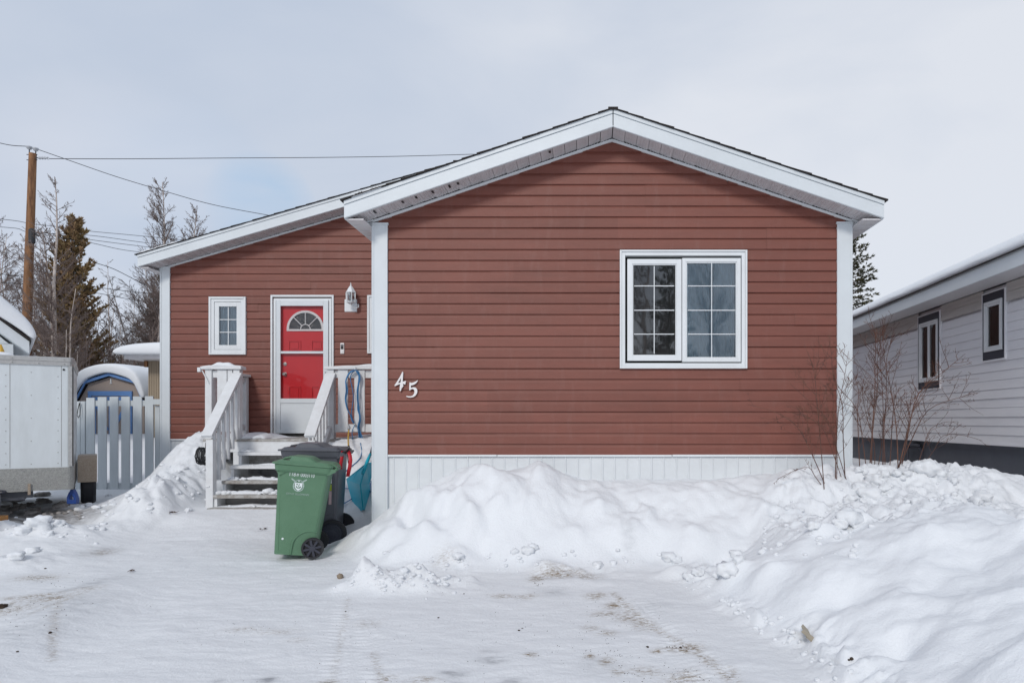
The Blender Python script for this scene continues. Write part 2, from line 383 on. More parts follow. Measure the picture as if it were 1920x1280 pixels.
    for (cx, cy, rx, ry, dp) in [(2.45, 3.35, .17, .13, -.14), (1.68, 3.62, .14, .10, -.09), (1.62, 4.3, .2, .12, -.06), (2.05, 4.1, .16, .12, -.06), (2.9, 4.5, .16, .12, .09), (2.75, 3.9, .15, .12, -.07),
                                 (3.3, 5.1, .16, .1, -.05), (2.4, 4.7, .2, .12, .06), (3.05, 5.6, .14, .1, .07), (1.0, 6.2, .2, .15, .07), (.62, 6.15, .18, .12, -.05), (.35, 6.35, .3, .2, .06), (-.85, 6.5, .12, .1, .05), (.1, 6.55, .1, .06, .04),
                                 (1.32, 4.95, .14, .1, .08), (1.14, 5.25, .12, .1, .06), (1.9, 3.0, .2, .16, .07), (1.55, 2.9, .12, .1, -.06), (.75, 5.75, .12, .09, .07), (-.35, 5.95, .12, .08, .06), (2.15, 5.55, .14, .12, .10), (1.85, 5.35, .10, .08, .06), (2.5, 5.9, .16, .12, .08),
                                 (-1.95, 6.45, .12, .10, .06), (-1.72, 6.62, .10, .16, -.06), (-1.5, 6.35, .11, .13, .07), (-1.33, 6.6, .08, .16, -.06), (-1.1, 6.4, .13, .13, .06), (-1.75, 6.25, .09, .08, .05), (-.9, 6.3, .12, .12, -.05), (-1.15, 6.15, .10, .07, .05), (-.2, 6.3, .25, .1, .05), (.3, 6.15, .13, .08, -.04)]:
        q = ((x - cx) / rx) ** 2 + ((y - cy) / ry) ** 2
        h = h + 1.35 * dp * np.exp(-q * .9)
    # hard little ledge at the toe of the pile
    h = h + .035 * np.exp(-((d - .05) / .07) ** 2) * (1 - sst(5.6, 6.0, y)) * (.6 + .8 * fbm(x, y, 3, 3, 71))
    h = h + (.6 + fbm(x, y, 2, 2, 77)) * .02 * np.exp(-((y - ytoe) / .12) ** 2) * bx * (1 - feat)
    # --- mound left of the stairs
    g = np.exp(-(((x + 5.45) / .55) ** 2 * .85 + np.clip((9.75 - y) / 1.02, 0, 9) ** 2 * 1.2 + np.clip((y - 9.75) / .8, 0, 9) ** 2))
    ml = g * .92 * (1 - sst(-4.86, -4.72, x)) * sst(-6.75, -6.0, x) * (1 - sst(10.38, 10.6, y) * sst(-6.55, -6.4, x))
    ml = ml * (1 + .10 * fbm(x, y, 3, 3, 81)) + ml * .07 * fbm(x, y, 8, 3, 83, .6, True)
    g2 = np.exp(-(((x + 5.25) / .32) ** 2 + ((y - 8.3) / .55) ** 2)) * .30 * (1 - sst(-4.95, -4.8, x))
    h = h + ml + g2 * (1 + .4 * fbm(x, y, 5, 3, 85))
    # --- mound in the nook between stairs and house side
    nk = sst(-3.44, -3.32, x) * (1 - sst(-2.2, -2.1, x)) * sst(7.5, 9.15, y) * .93 * (1 + .06 * fbm(x, y, 3, 3, 91)) * (1 - sst(10.4, 10.6, y))
    h = np.where(nk > .001, np.maximum(h, base + nk * (1.16 - base) / .93 + .04 * nk * fbm(x, y, 7, 3, 92)), h)
    h = h + .09 * np.exp(-(((x + 2.55) / .26) ** 2 + ((y - 7.82) / .26) ** 2)) * (1 - sst(-2.3, -2.2, x))
    dk = (x > -5.26) & (x < -2.2) & (y > 9.27) & (y < 10.6)
    h = np.where(dk, np.minimum(h, 1.08), h)
    st = (x > -4.70) & (x < -3.36) & (y > 8.42) & (y < 9.4)
    h = np.where(st, np.minimum(h, .34 + .04 * fbm(x, y, 4, 3, 95)), h)
    # --- dirty hollow and lumps by the trailer
    tl = sst(-4.7, -5.3, x) * sst(6.3, 7.0, y) * (1 - sst(9.3, 10, y))
    h = h + tl * (.045 * fbm(x, y, 2.2, 4, 101, .6))
    h = h - .12 * np.exp(-(((x + 5.75) / .5) ** 2 + ((y - 7.75) / .22) ** 2)) + .05 * np.exp(-(((x + 6.5) / .6) ** 2 + ((y - 8.7) / .3) ** 2)) * (1 + .5 * fbm(x, y, 3.5, 3, 103))
    h = h + .09 * np.exp(-(((x + 5.85) / .17) ** 2 + ((y - 7.35) / .10) ** 2)) + .05 * np.exp(-(((x + 6.2) / .16) ** 2 + ((y - 7.25) / .12) ** 2))
    h = h + .06 * np.exp(-(((x + 4.9) / .5) ** 2 + ((y - 8.0) / .2) ** 2))
    # --- lumps in the drive
    for (cx, cy, rx, ry, dp) in [(-5.25, 6.15, .26, .16, .10), (-5.05, 6.4, .35, .2, .04), (-1.80, 5.52, .13, .10, .10), (-1.42, 5.55, .11, .09, .13), (-1.12, 5.55, .16, .08, .055), (-1.5, 5.35, .3, .12, .05), (-1.85, 5.4, .2, .1, .04), (-.96, 5.6, .07, .05, .05), (-.1, 5.6, .5, .12, .025)]:
        q = ((x - cx) / rx) ** 2 + ((y - cy) / ry) ** 2
        h = h + dp * np.exp(-q) * (1 + .5 * fbm(x, y, 8, 3, 111))
    # --- driveway: long waves, ruts, faint tread
    fl = np.clip(1 - bm - pm, 0, 1) * (1 - sst(7.6, 9, y))
    h = h + fl * (.026 * fbm(x, y, .8, 3, 121) + .013 * fbm(x, y * 1.8, 3.0, 4, 123, .6) + .0045 * fbm(x, y * 2.0, 13, 4, 127, .6))
    rut = np.exp(-((x + 3.05 + .12 * (y - 4)) / .28) ** 2) * (1 - sst(4.9, 5.6, y)) * .03 + np.exp(-((x - .35 - .1 * (4 - y)) / .3) ** 2) * (1 - sst(4.9, 5.3, y)) * .015
    h = h - rut * fl
    # ridge on the left of the drive
    h = h + fl * .05 * np.exp(-((x + 3.5 + .25 * (y - 4)) / .4) ** 2) * sst(3, 3.6, y) * (1 - sst(5.2, 6, y))
    far = sst(20, 60, np.hypot(x, y))
    return h * (1 - far) + far * np.interp(y, [-60, 60], [-.1, .9])

def g2p(px, py, z=.04):
    D = (ZC - z) * F / (py - HY); return PX(px, D), D
def build_ground():
    xs = np.concatenate([[-400, -200, -100, -60, -40, -28, -20, -15, -12, -10, -9], np.arange(-8.2, -7.0, .08), np.arange(-7.0, 4.6, .021), np.arange(4.6, 6, .06), [6.5, 7.5, 9, 12, 16, 22, 30, 45, 70, 120, 220, 400]])
    ys = [-60, -30, -15, -8, -4, -1, 0, .6, 1.1, 1.5]
    y = 1.8
    while y < 10.6: ys.append(y); y += .0105 + .0022 * max(0, y - 2.5)
    while y < 24: ys.append(y); y += .25
    ys += [26, 30, 36, 45, 60, 90, 140, 220, 350, 600]
    ys = np.array(ys); nx, ny = len(xs), len(ys)
    X, Y = np.meshgrid(xs, ys); Z = height(X, Y)
    global GRID; GRID = (xs.tolist(), ys.tolist(), Z.tolist())
    # dirt masks
    dirt = np.zeros_like(X); wet = np.zeros_like(X)
    def blob(px, py, rx, ry, s, arr, ang=0):
        cx, cy = g2p(px, py); sc = cy / F
        ax = rx * sc; ay = ry * sc * cy / 1.36
        dx, dy = X - cx, Y - cy
        np.maximum(arr, 1.5 * s * np.exp(-((dx / ax) ** 2 + (dy / ay) ** 2)), out=arr)
    def track(pts, w, s, arr, tread=0):
        w3 = [g2p(*p) for p in pts]
        best = np.zeros_like(X)
        for (a, b) in zip(w3[:-1], w3[1:]):
            ax, ay = a; bx_, by = b; vx, vy = bx_ - ax, by - ay; L2 = vx * vx + vy * vy
            t = np.clip(((X - ax) * vx + (Y - ay) * vy) / L2, 0, 1)
            dd = np.hypot(X - ax - t * vx, Y - ay - t * vy)
            m = np.exp(-(dd / w) ** 2)
            if tread: m = m * (.35 + .65 * (np.sin((t * math.sqrt(L2)) * 2 * math.pi / .045) > -.1))
            best = np.maximum(best, m * s)
        np.maximum(arr, best * 1.7, out=arr)
    for b in [(1008, 1095, 14, 5, 1.3), (1050, 1090, 40, 6, .8), (1100, 1092, 22, 5, .7), (942, 1121, 20, 3, .7), (985, 1122, 22, 4, .5), (1118, 1122, 18, 5, .8), (1150, 1138, 16, 5, .9), (1140, 1152, 30, 5, .7), (1180, 1160, 26, 6, .7), (1205, 1168, 20, 5, .7),
              (1140, 1184, 18, 5, .6), (1108, 1176, 18, 5, .45), (995, 1223, 11, 3, 1.1), (1105, 1225, 9, 4, 1.0), (1137, 1233, 12, 6, .8), (1160, 1250, 14, 7, .5), (1290, 1212, 24, 7, 1.1), (1262, 1211, 22, 4, .8), (1232, 1214, 14, 3, .7), (1330, 1236, 14, 5, .55), (1210, 1248, 30, 8, .45), (1285, 1262, 30, 14, .6), (1250, 1272, 20, 8, .6), (1370, 1258, 14, 10, .5),
              (722, 1263, 14, 4, .9), (790, 1268, 30, 5, .5), (610, 1272, 20, 5, .8), (690, 1170, 24, 6, .3), (60, 1127, 60, 5, .7), (20, 1152, 40, 10, .6), (95, 1135, 40, 6, .8), (15, 1140, 20, 8, .6), (120, 1140, 8, 22, .5), (160, 1120, 26, 8, .4), (190, 1050, 20, 6, .45), (70, 1090, 40, 5, .6), (1030, 1068, 6, 3, .0), (830, 1075, 20, 4, .3), (520, 1183, 40, 5, .3), (455, 1180, 30, 4, .35), (560, 1198, 20, 4, .25)]: blob(*b, dirt)
    track([(652, 1130), (645, 1170), (636, 1210), (620, 1278)], .02, .30, dirt, 1)
    track([(700, 1220), (712, 1255), (720, 1278)], .02, .4, dirt, 1)
    track([(112, 1132), (102, 1170), (98, 1230)], .025, .3, dirt)
    track([(1150, 1118), (1230, 1180), (1300, 1215), (1380, 1275)], .032, .55, dirt, 1)
    track([(1175, 1150), (1215, 1180)], .08, .4, dirt, 1)
    for b in [(922, 1233, 26, 6, .8), (850, 1258, 26, 5, .9), (950, 1270, 30, 8, .8), (500, 1265, 18, 6, .9), (408, 1267, 12, 4, .6), (855, 1276, 22, 5, .9), (1040, 1115, 30, 8, .35), (1180, 1068, 12, 6, .3), (1230, 1140, 30, 10, .3), (160, 1110, 26, 26, .5), (130, 1150, 60, 22, .4), (60, 1190, 70, 30, .3), (190, 1048, 26, 8, .45), (920, 1218, 20, 4, .4), (690, 1075, 10, 10, .0), (1120, 1240, 40, 12, .3), (705, 990, 12, 7, 1.0), (690, 998, 10, 5, .7)]: blob(*b, wet)
    mud_shade = np.exp(-(((X + 6.55) / .78) ** 2 + ((Y - 8.05) / .48) ** 2) ** 2)  # mud under the trailer nose, with the shade there painted in as well
    mud_shade = np.clip(mud_shade * (1.1 + .9 * fbm(X, Y, 2.5, 3, 301)), 0, 1)
    xt = np.interp(Y, [0, 2, 3.34, 3.96, 4.68, 5.65, 6.3, 6.9], [1.22, 1.27, 1.31, 1.27, 1.05, .77, 1.0, 1.6])
    packed = (1 - sst(-.1, .15, X - xt)) * (1 - sst(5.85, 6.1, Y) * sst(-2.5, -2.0, X)) * (1 - sst(8, 9, Y)) * sst(-7, -5.5, X)
    me = bpy.data.meshes.new('snow_ground')
    nv = nx * ny
    me.vertices.add(nv); me.vertices.foreach_set('co', np.stack([X, Y, Z], -1).reshape(-1).astype(np.float32))
    i = np.arange(nv).reshape(ny, nx); q = np.stack([i[:-1, :-1], i[:-1, 1:], i[1:, 1:], i[1:, :-1]], -1).reshape(-1)
    nf = (nx - 1) * (ny - 1)
    me.loops.add(nf * 4); me.loops.foreach_set('vertex_index', q.astype(np.int32))
    me.polygons.add(nf); me.polygons.foreach_set('loop_start', np.arange(0, nf * 4, 4, dtype=np.int32))
    me.update(calc_edges=True)
    me.polygons.foreach_set('use_smooth', np.ones(nf, dtype=bool))
    for nm, a in (('dirt', dirt), ('wet', wet), ('packed', packed), ('mud', mud_shade)):
        at = me.attributes.new(nm, 'FLOAT', 'POINT'); at.data.foreach_set('value', a.reshape(-1).astype(np.float32))
    me.materials.append(M['ground'])
    o = bpy.data.objects.new('snow_ground', me); C.objects.link(o)
    return tag(o, kind='structure')
build_ground()
from bisect import bisect_right
def hz(x, y):
    xs, ys, Z = GRID
    i = min(max(bisect_right(xs, x) - 1, 0), len(xs) - 2); j = min(max(bisect_right(ys, y) - 1, 0), len(ys) - 2)
    u = (x - xs[i]) / (xs[i + 1] - xs[i]); v = (y - ys[j]) / (ys[j + 1] - ys[j])
    return (Z[j][i] * (1 - u) + Z[j][i + 1] * u) * (1 - v) + (Z[j + 1][i] * (1 - u) + Z[j + 1][i + 1] * u) * v
# ------------------------------------------------------------------ siding wall builder
PROF = [(0, .0155), (.68, .011), (.80, .0075), (.92, .0015), (1, .0)]
def siding(mb, o, ud, nd, u0, u1, z0, ztop, lim, holes=(), course=.1143, seams=(), prof=PROF, k=1.0):
    """o origin, ud along, nd outward; lim(z)->(ua,ub) clip; seams: (u, course index from, to)"""
    o, ud, nd = Vector(o), Vector(ud), Vector(nd); up = Vector((0, 0, 1))
    def pt(u, z, d): return o + ud * u + nd * d + up * z
    n = int(math.ceil((ztop - z0) / course)); c = 0
    while c < n:
        za = z0 + c * course
        br = sorted(set([za + t * course for t, _ in prof] + [z for h in holes for z in (h[2], h[3]) if za < z < za + course]))
        br = [z for z in br if z <= ztop + 1e-6]
        def pr(z):
            t = (z - za) / course
            for (a, ya), (b, yb) in zip(prof[:-1], prof[1:]):
                if a - 1e-6 <= t <= b + 1e-6: return (ya + (yb - ya) * (t - a) / (b - a)) * k
            return 0
        su = sorted([s[0] for s in seams if s[1] <= c <= s[2]])
        for zi, (a, b) in enumerate(zip(br[:-1], br[1:])):
            zm = (a + b) / 2
            la, lb = lim(a), lim(b)
            cuts = [u0] + [u for u in su if u0 < u < u1] + [u1]
            for j, (ua, ub) in enumerate(zip(cuts[:-1], cuts[1:])):
                ints = [(ua, ub)]
                for h in holes:
                    if h[2] < zm < h[3]:
                        nn = []
                        for (p, q) in ints:
                            if h[1] <= p or h[0] >= q: nn.append((p, q)); continue
                            if h[0] > p: nn.append((p, h[0]))
                            if h[1] < q: nn.append((h[1], q))
                        ints = nn
                for (p, q) in ints:
                    pa, qa = max(p, la[0]), min(q, la[1]); pb, qb = max(p, lb[0]), min(q, lb[1])
                    if pa >= qa and pb >= qb: continue
                    if pa > qa: pa = qa = (pa + qa) / 2
                    if pb > qb: pb = qb = (pb + qb) / 2
                    e = .004 if (j % 2) else 0
                    mb.add([pt(pa, a, pr(a) + e), pt(qa, a, pr(a) + e), pt(qb, b, pr(b) + e), pt(pb, b, pr(b) + e)], [(0, 1, 2, 3)])
                    if zi == 0:   # underside of the lip
                        mb.add([pt(pa, a, 0), pt(qa, a, 0), pt(qa, a, pr(a) + e), pt(pa, a, pr(a) + e)], [(0, 1, 2, 3)])
        c += 1
    return mb
def frame(mb, x0, x1, z0, z1, w, y0, y1):
    """rectangular frame facing -y, sides butted"""
    mb.box(x0, x0 + w, y0, y1, z0, z1); mb.box(x1 - w, x1, y0, y1, z0, z1)
    mb.box(x0 + w, x1 - w, y0, y1, z0, z0 + w); mb.box(x0 + w, x1 - w, y0, y1, z1 - w, z1)
    return mb
def shingles(mb, xa, za, xb, zb, y0, y1, rng, t=.011, step=.16):
    """slope from (xa,za) low to (xb,zb) high, courses overlapping like real shingles"""
    L = math.hypot(xb - xa, zb - za); n = int(L / step); 
    for i in range(n):
        a = i / n; b = min(1, (i + 1.15) / n)
        lo = t * rng.uniform(.9, 1.5); hi = t * .45
        xA, zA = xa + (xb - xa) * a, za + (zb - za) * a; xB, zB = xa + (xb - xa) * b, za + (zb - za) * b
        yy = y0 + rng.uniform(-.006, .006)
        mb.prism([(xA, zA + .001), (xB, zB + .001), (xB, zB + hi), (xA, zA + lo)], yy, y1)
def rake(mb, xa, za, xb, zb, y0, y1, t0, t1):
    """slab following the slope between vertical offsets t0..t1"""
    return mb.prism([(xa, za + t0), (xb, zb + t0), (xb, zb + t1), (xa, za + t1)], y0, y1)

house = thing('red_house', 'brown red lap sided house with white trim, number 45 and a red door', 'house', (0.27, 7.23, .1))
YF, YR, YFF, YRF = 7.23, 10.4, 6.93, 10.1
XL, XR, XM, ZE, ZM = -2.26, 2.797, .268, 3.64, 4.567
EL, ER = -2.463, 3.02
sl = (ZM - ZE) / (XM - EL); sr = (ZM - ZE) / (ER - XM)
WXL, WXM, WXR, WE, WM_ = -6.645, -1.92, 2.95, 3.865, 5.235
ws = (WM_ - WE) / (WXM - WXL); wsr = (WM_ - WE) / (WXR - WXM)
rng = random.Random(4)
def wx(c): return (1140 + c / 4.57 - VX) / F * YF
def wz(c): return ZC - (440 + c / 4.57 - HY) / F * YF
FW = (wx(100), wx(1187), wz(1147), wz(137))        # front window outer
Y = YF
# front wall
def limf(z):
    d = (4.385 - z)
    return (max(XL + .06, XM - d / sl), min(XR - .06, XM + d / sr))
w = MB()
siding(w, (0, Y, 0), (1, 0, 0), (0, -1, 0), XL, XR, 1.050, 4.385, limf, [(FW[0] + .02, FW[1] - .02, FW[2] + .02, FW[3] - .02)],
       seams=[(-.57, 21, 22), (.62, 23, 24), (-1.02, 15, 16), (1.9, 19, 20), (-.95, 0, 1), (-.95, 4, 5), (1.62, 5, 6), (-.2, 17, 18), (-1.6, 8, 9), (2.2, 12, 12), (.9, 2, 3), (.35, 9, 10), (1.5, 25, 26)])
# side walls of the front unit
siding(w, (XL + .02, YR, 0), (0, -1, 0), (-1, 0, 0), 0, YR - YF - .01, 1.050, 3.47, lambda z: (0, 9))
siding(w, (XR - .02, YF, 0), (0, 1, 0), (1, 0, 0), .01, 3.2, 1.050, 3.47, lambda z: (0, 9))
# rear wing front wall
def limw(z): return (max(-6.44, WXL + (z + .20 - WE) / ws if z + .2 > WE else -9), XL + .01)
DW = (PX(512, YR), PX(624.5, YR), PZ(818, YR), PZ(557, YR))   # door opening
SW = (PX(394, YR), PX(463, YR), PZ(665, YR), PZ(557, YR)); SW2 = (PX(690, YR), PX(759, YR), PZ(663, YR), PZ(554, YR))
siding(w, (0, YR, 0), (1, 0, 0), (0, -1, 0), -6.46, XL + .01, 1.135, 4.95, limw,
       [(DW[0] + .01, DW[1] - .01, DW[2], DW[3] - .01)] + [(a[0] + .02, a[1] - .02, a[2] + .02, a[3] - .02) for a in (SW, SW2)],
       seams=[(-3.62, 21, 22), (-4.2, 19, 20), (-5.0, 16, 17), (-5.9, 17, 18), (-5.75, 20, 20), (-2.9, 8, 9), (-6.0, 4, 5)])
siding(w, (-6.46, 22, 0), (0, -1, 0), (-1, 0, 0), 0, 22 - YR - .01, 1.135, 3.70, lambda z: (0, 99))
siding(w, (2.80, YR, 0), (0, 1, 0), (1, 0, 0), .2, 11.6, 1.135, 3.70, lambda z: (0, 99))
w.build('wall', M['siding'], house, recalc=False)
# core behind the siding (closed volumes so no light leaks)
c = MB()
c.prism([(XL + .03, 0), (XR - .03, 0), (XR - .03, 3.5), (XM, 4.36), (XL + .03, 3.5)], YF + .16, YR)
c.prism([(-6.45, 0), (2.79, 0), (2.79, 3.6), (WXM, 5.0), (-6.45, 3.6)], YR + .16, 22)
c.build('wall_core', M['dark'], house)
# skirting
s = MB()
def skirt(mb, o, ud, nd, L, z1, sp=.130):
    o, ud, nd = Vector(o), Vector(ud), Vector(nd)
    pr = []
    u = 0
    while u < L:
        pr += [(u, .0), (min(u + sp - .022, L), .0), (min(u + sp - .016, L), .009), (min(u + sp - .007, L), .009), (min(u + sp, L), .0)]
        u += sp
    vs = []
    for (a, d) in pr: vs += [o + ud * a + nd * d, o + ud * a + nd * d + Vector((0, 0, z1))]
    mb.add(vs, [(2 * i, 2 * i + 2, 2 * i + 3, 2 * i + 1) for i in range(len(pr) - 1)])
skirt(s, (XL + .1, YF + .004, -.05), (1, 0, 0), (0, -1, 0), XR - XL - .2, 1.08)
skirt(s, (-6.4, YR + .004, -.05), (1, 0, 0), (0, -1, 0), 4.13, 1.17)
skirt(s, (XL, YR, -.05), (0, -1, 0), (-1, 0, 0), 3.16, 1.08)
skirt(s, (XR, YF, -.05), (0, 1, 0), (1, 0, 0), 3.16, 1.08)
skirt(s, (-6.47, 22, -.05), (0, -1, 0), (-1, 0, 0), 11.5, 1.17)
s.build('skirting', M['white_rib'], house, recalc=False)
s = MB(); s.box(XL + .12, -.95, YF - .024, YF + .0, 1.030, 1.051); s.box(-.945, .9, YF - .022, YF + .0, 1.029, 1.050); s.box(.905, XR - .12, YF - .024, YF, 1.030, 1.052)
s.build('skirting_cap', M['white'], house, bevel=.003); s = MB()
s.box(-6.36, XL, YR - .022, YR, 1.115, 1.136)
s.build('skirting_cap', M['white'], house, bevel=.003)
# corner posts
def corner(x0, x1, y, z0, z1, side):
    m = MB(); m.box(x0, x1, y - .029, y + .012, z0, z1)
    for xx in (x0, x1): m.box(xx - .0012 if xx == x0 else xx - .016, xx + .016 if xx == x0 else xx + .0012, y - .035, y - .029, z0, z1)
    if side < 0: m.box(x0 - .008, x0 - .0014, y - .035, y + .13, z0, z1)
    else: m.box(x1 + .0014, x1 + .008, y - .035, y + .13, z0, z1)
    m.box(x0 - .01, x1 + .01, y - .042, y + .0, z1, z1 + .022)
    return m.build('corner_trim', M['trim'], house, bevel=.003)
corner(XL, PX(728, YF), YF, -.1, 3.472, -1); corner(PX(1568, YF), XR, YF, -.1, 3.482, 1)
corner(PX(303, YR), PX(320.5, YR), YR, -.1, 3.732, -1)
# roofs
rf = MB()
shingles(rf, EL - .03, ZE - .008, XM, ZM, YFF - .03, YR, rng); shingles(rf, ER + .03, ZE - .008, XM, ZM, YFF - .03, YR, rng)
rf.box(XM - .05, XM + .05, YFF - .03, YR, ZM - .012, ZM + .0125)
shingles(rf, WXL - .03, WE - .008, WXM, WM_, YRF - .03, 22.3, rng); shingles(rf, WXR + .03, WE - .008, WXM, WM_, YRF - .03, 22.3, rng)
rf.box(WXM - .05, WXM + .05, YRF - .03, 22.3, WM_ - .004, WM_ + .017)
rf.box(1.62, 1.72, 8.6, 8.7, 4.0, 4.16)
rf.build('roof', M['shingle'], house)
for (xa, za, xb, zb, y) in ((EL, ZE, XM, ZM, YFF), (ER, ZE, XM, ZM, YFF), (WXL, WE, WXM, WM_, YRF), (WXR, WE, WXM, WM_, YRF)):
    e = .004 if xa > xb else -.004; fa = MB()
    rake(fa, xa, za, xb + e, zb, y, y + .022, -.180, -.044)
    rake(fa, xa, za, xb + e, zb, y - .012, y + .022, -.042, -.002)
    fa.prism([(xa, za - .176), (xb, zb - .176), (xb, zb - .166), (xa, za - .166)], y - .004, y)
    fa.build('fascia', M['trim'], house, bevel=.002)
for bb in ((EL, EL + .018, YFF + .023, YRF, 3.455, 3.625), (ER - .018, ER, YFF + .023, YR, 3.455, 3.625), (WXL, WXL + .018, YRF + .023, 22.2, 3.68, 3.85), (WXR - .018, WXR, YRF + .023, 22.2, 3.68, 3.85)):
    fa = MB(); fa.box(*bb); fa.build('fascia', M['trim'], house, bevel=.002)
def soffit(xa, za, xb, zb, y0, y1, n):
    sgn = 1 if xb > xa else -1; so = MB()
    for i in range(n):
        a, b = i / n, (i + 1) / n
        x1 = xa + (xb - xa) * a; z1 = za + (zb - za) * a; x2 = xa + (xb - xa) * b - sgn * .005; z2 = za + (zb - za) * b
        dz = .004 * (i % 2); zs = -.176 - dz
        tilt = .006
        so.prism([(x1, z1 + zs), (x2, z2 + zs + tilt), (x2, z2 + zs + .012 + tilt), (x1, z1 + zs + .012)], y0, y1)
        for r in range(1, 4):   # fluted ribs
            xr = x1 + (x2 - x1) * r / 4; zr = z1 + (z2 - z1) * r / 4 + zs
            so.prism([(xr, zr - .004), (xr + sgn * .006, zr - .003), (xr + sgn * .006, zr + .006), (xr, zr + .004)], y0, y1)
    so.build('soffit', M['soffit'], house)
nf = 22
soffit(EL + .02, ZE + .007, XM, ZM, YFF + .023, YF - .016, nf); soffit(ER - .02, ZE + .007, XM, ZM, YFF + .023, YF - .016, nf)
soffit(WXL + .02, WE, WXM, WM_, YRF + .023, YR - .016, 36)
soffit(WXR - .02, WE, WXM, WM_, YRF + .023, YR - .016, 36)
def flat_soffit(x0, x1, y0, y1, z):
    y = y0; i = 0; so = MB()
    while y < y1:
        so.box(x0, x1, y, min(y + .093, y1), z + .003 * (i % 2), z + .012); y += .10; i += 1
    so.build('soffit', M['soffit'], house)
flat_soffit(EL + .018, XL - .014, YFF + .023, YRF, 3.452); flat_soffit(XR + .014, ER - .018, YFF + .023, YR, 3.452)
flat_soffit(WXL + .018, -6.494, YRF + .023, 22, 3.676)
# dark slots where soffit panels have slipped
for (px, py, h) in ((665, 411, .045), (702, 398, .05), (755, 380, .035), (780, 372, .035), (811, 361, .04), (842, 350, .045), (858, 344, .04), (1030, 285, .03)):
    x = PX(px, YFF + .1); z = ZE + sl * (x - EL) - .176
    sg = MB(); sg.add([(x - .006, YFF + .06, z - .0062), (x + .016, YFF + .05, z - .0022), (x + .016, YFF + .06 + h * 1.8, z - .0022), (x - .006, YFF + .06 + h * 1.6, z - .0062)], [(0, 1, 2, 3)]); sg.build('soffit_gap', M['black'], house)
for (xa, za, xb, zb, y) in ((XL, ZE + sl * (XL - EL), XM, ZM, YF), (XR, ZE + sr * (ER - XR), XM, ZM, YF), (-6.5, WE + ws * (-6.5 - WXL), WXM, WM_, YR)):
    jt = MB(); rake(jt, xa, za, xb, zb, y - .031, y + .01, -.212, -.186); jt.build('frieze_strip', M['white'], house, bevel=.002)
jt = MB(); rake(jt, EL + .02, ZE + .007, XL, ZE + sl * (XL - EL), YF - .034, YF - .018, -.20, -.178); jt.build('frieze_strip', M['white'], house, bevel=.002)
jt = MB(); rake(jt, ER - .02, ZE + .007, XR, ZE + sr * (ER - XR), YF - .034, YF - .018, -.20, -.178); jt.build('frieze_strip', M['white'], house, bevel=.002)
jt = MB(); jt.prism([(EL + .03, 3.453), (XL, 3.453), (XL, 3.52), (EL + .03, 3.462)], YF - .016, YF - .006); jt.build('frieze_strip', M['white'], house, bevel=.002)
jt = MB(); jt.prism([(ER - .03, 3.453), (XR, 3.453), (XR, 3.52), (ER - .03, 3.462)], YF - .016, YF - .006); jt.build('frieze_strip', M['white'], house, bevel=.002)
jt = MB(); jt.prism([(WXL + .03, 3.677), (-6.48, 3.677), (-6.48, 3.72), (WXL + .03, 3.69)], YR - .016, YR - .006); jt.build('frieze_strip', M['white'], house, bevel=.002)
# thin snow left on the roof edges
sn = MB()
def roofsnow(xa, za, xb, zb, t0, t1, y0, y1, th, seed):
    rr = random.Random(seed); n = 30; ring = []
    for j, yy in enumerate(np.linspace(y0, y1, 8)):
        row = []
        for i in range(n + 1):
            t = t0 + (t1 - t0) * i / n; x = xa + (xb - xa) * t; z = za + (zb - za) * t
            e = min(1, min(i, n - i) / 4) * (1 if 0 < j < 7 else .35)
            row.append((x, yy + rr.uniform(-.01, .01), z + .012 + th * e * rr.uniform(.6, 1.1)))
        for i in range(n, -1, -1):
            t = t0 + (t1 - t0) * i / n
            row.append((xa + (xb - xa) * t, yy, za + (zb - za) * t + .002))
        ring.append(row)
    sn.loft(ring)
roofsnow(EL, ZE, XM, ZM, .03, .14, YFF - .02, 9.8, .045, 1)
roofsnow(EL, ZE, XM, ZM, .14, .24, YFF + .3, 9.8, .05, 2)
roofsnow(WXL, WE, WXM, WM_, .0, .13, YRF - .02, 20, .05, 3)
roofsnow(WXL, WE, WXM, WM_, .13, .32, YRF + .02, 20, .035, 4)
roofsnow(WXL, WE, WXM, WM_, .34, .6, YRF + .10, 20, .045, 5)
roofsnow(WXL, WE, WXM, WM_, .6, .93, YRF + .15, 20, .04, 6)
roofsnow(EL, ZE, XM, ZM, .26, .6, YFF + .4, 9.8, .04, 7)
tag(sn.build('roof_snow', M['snow'], None, smooth=True), 'thin patchy snow lying on the dark shingles of the red house roof', 'snow', kind='stuff')

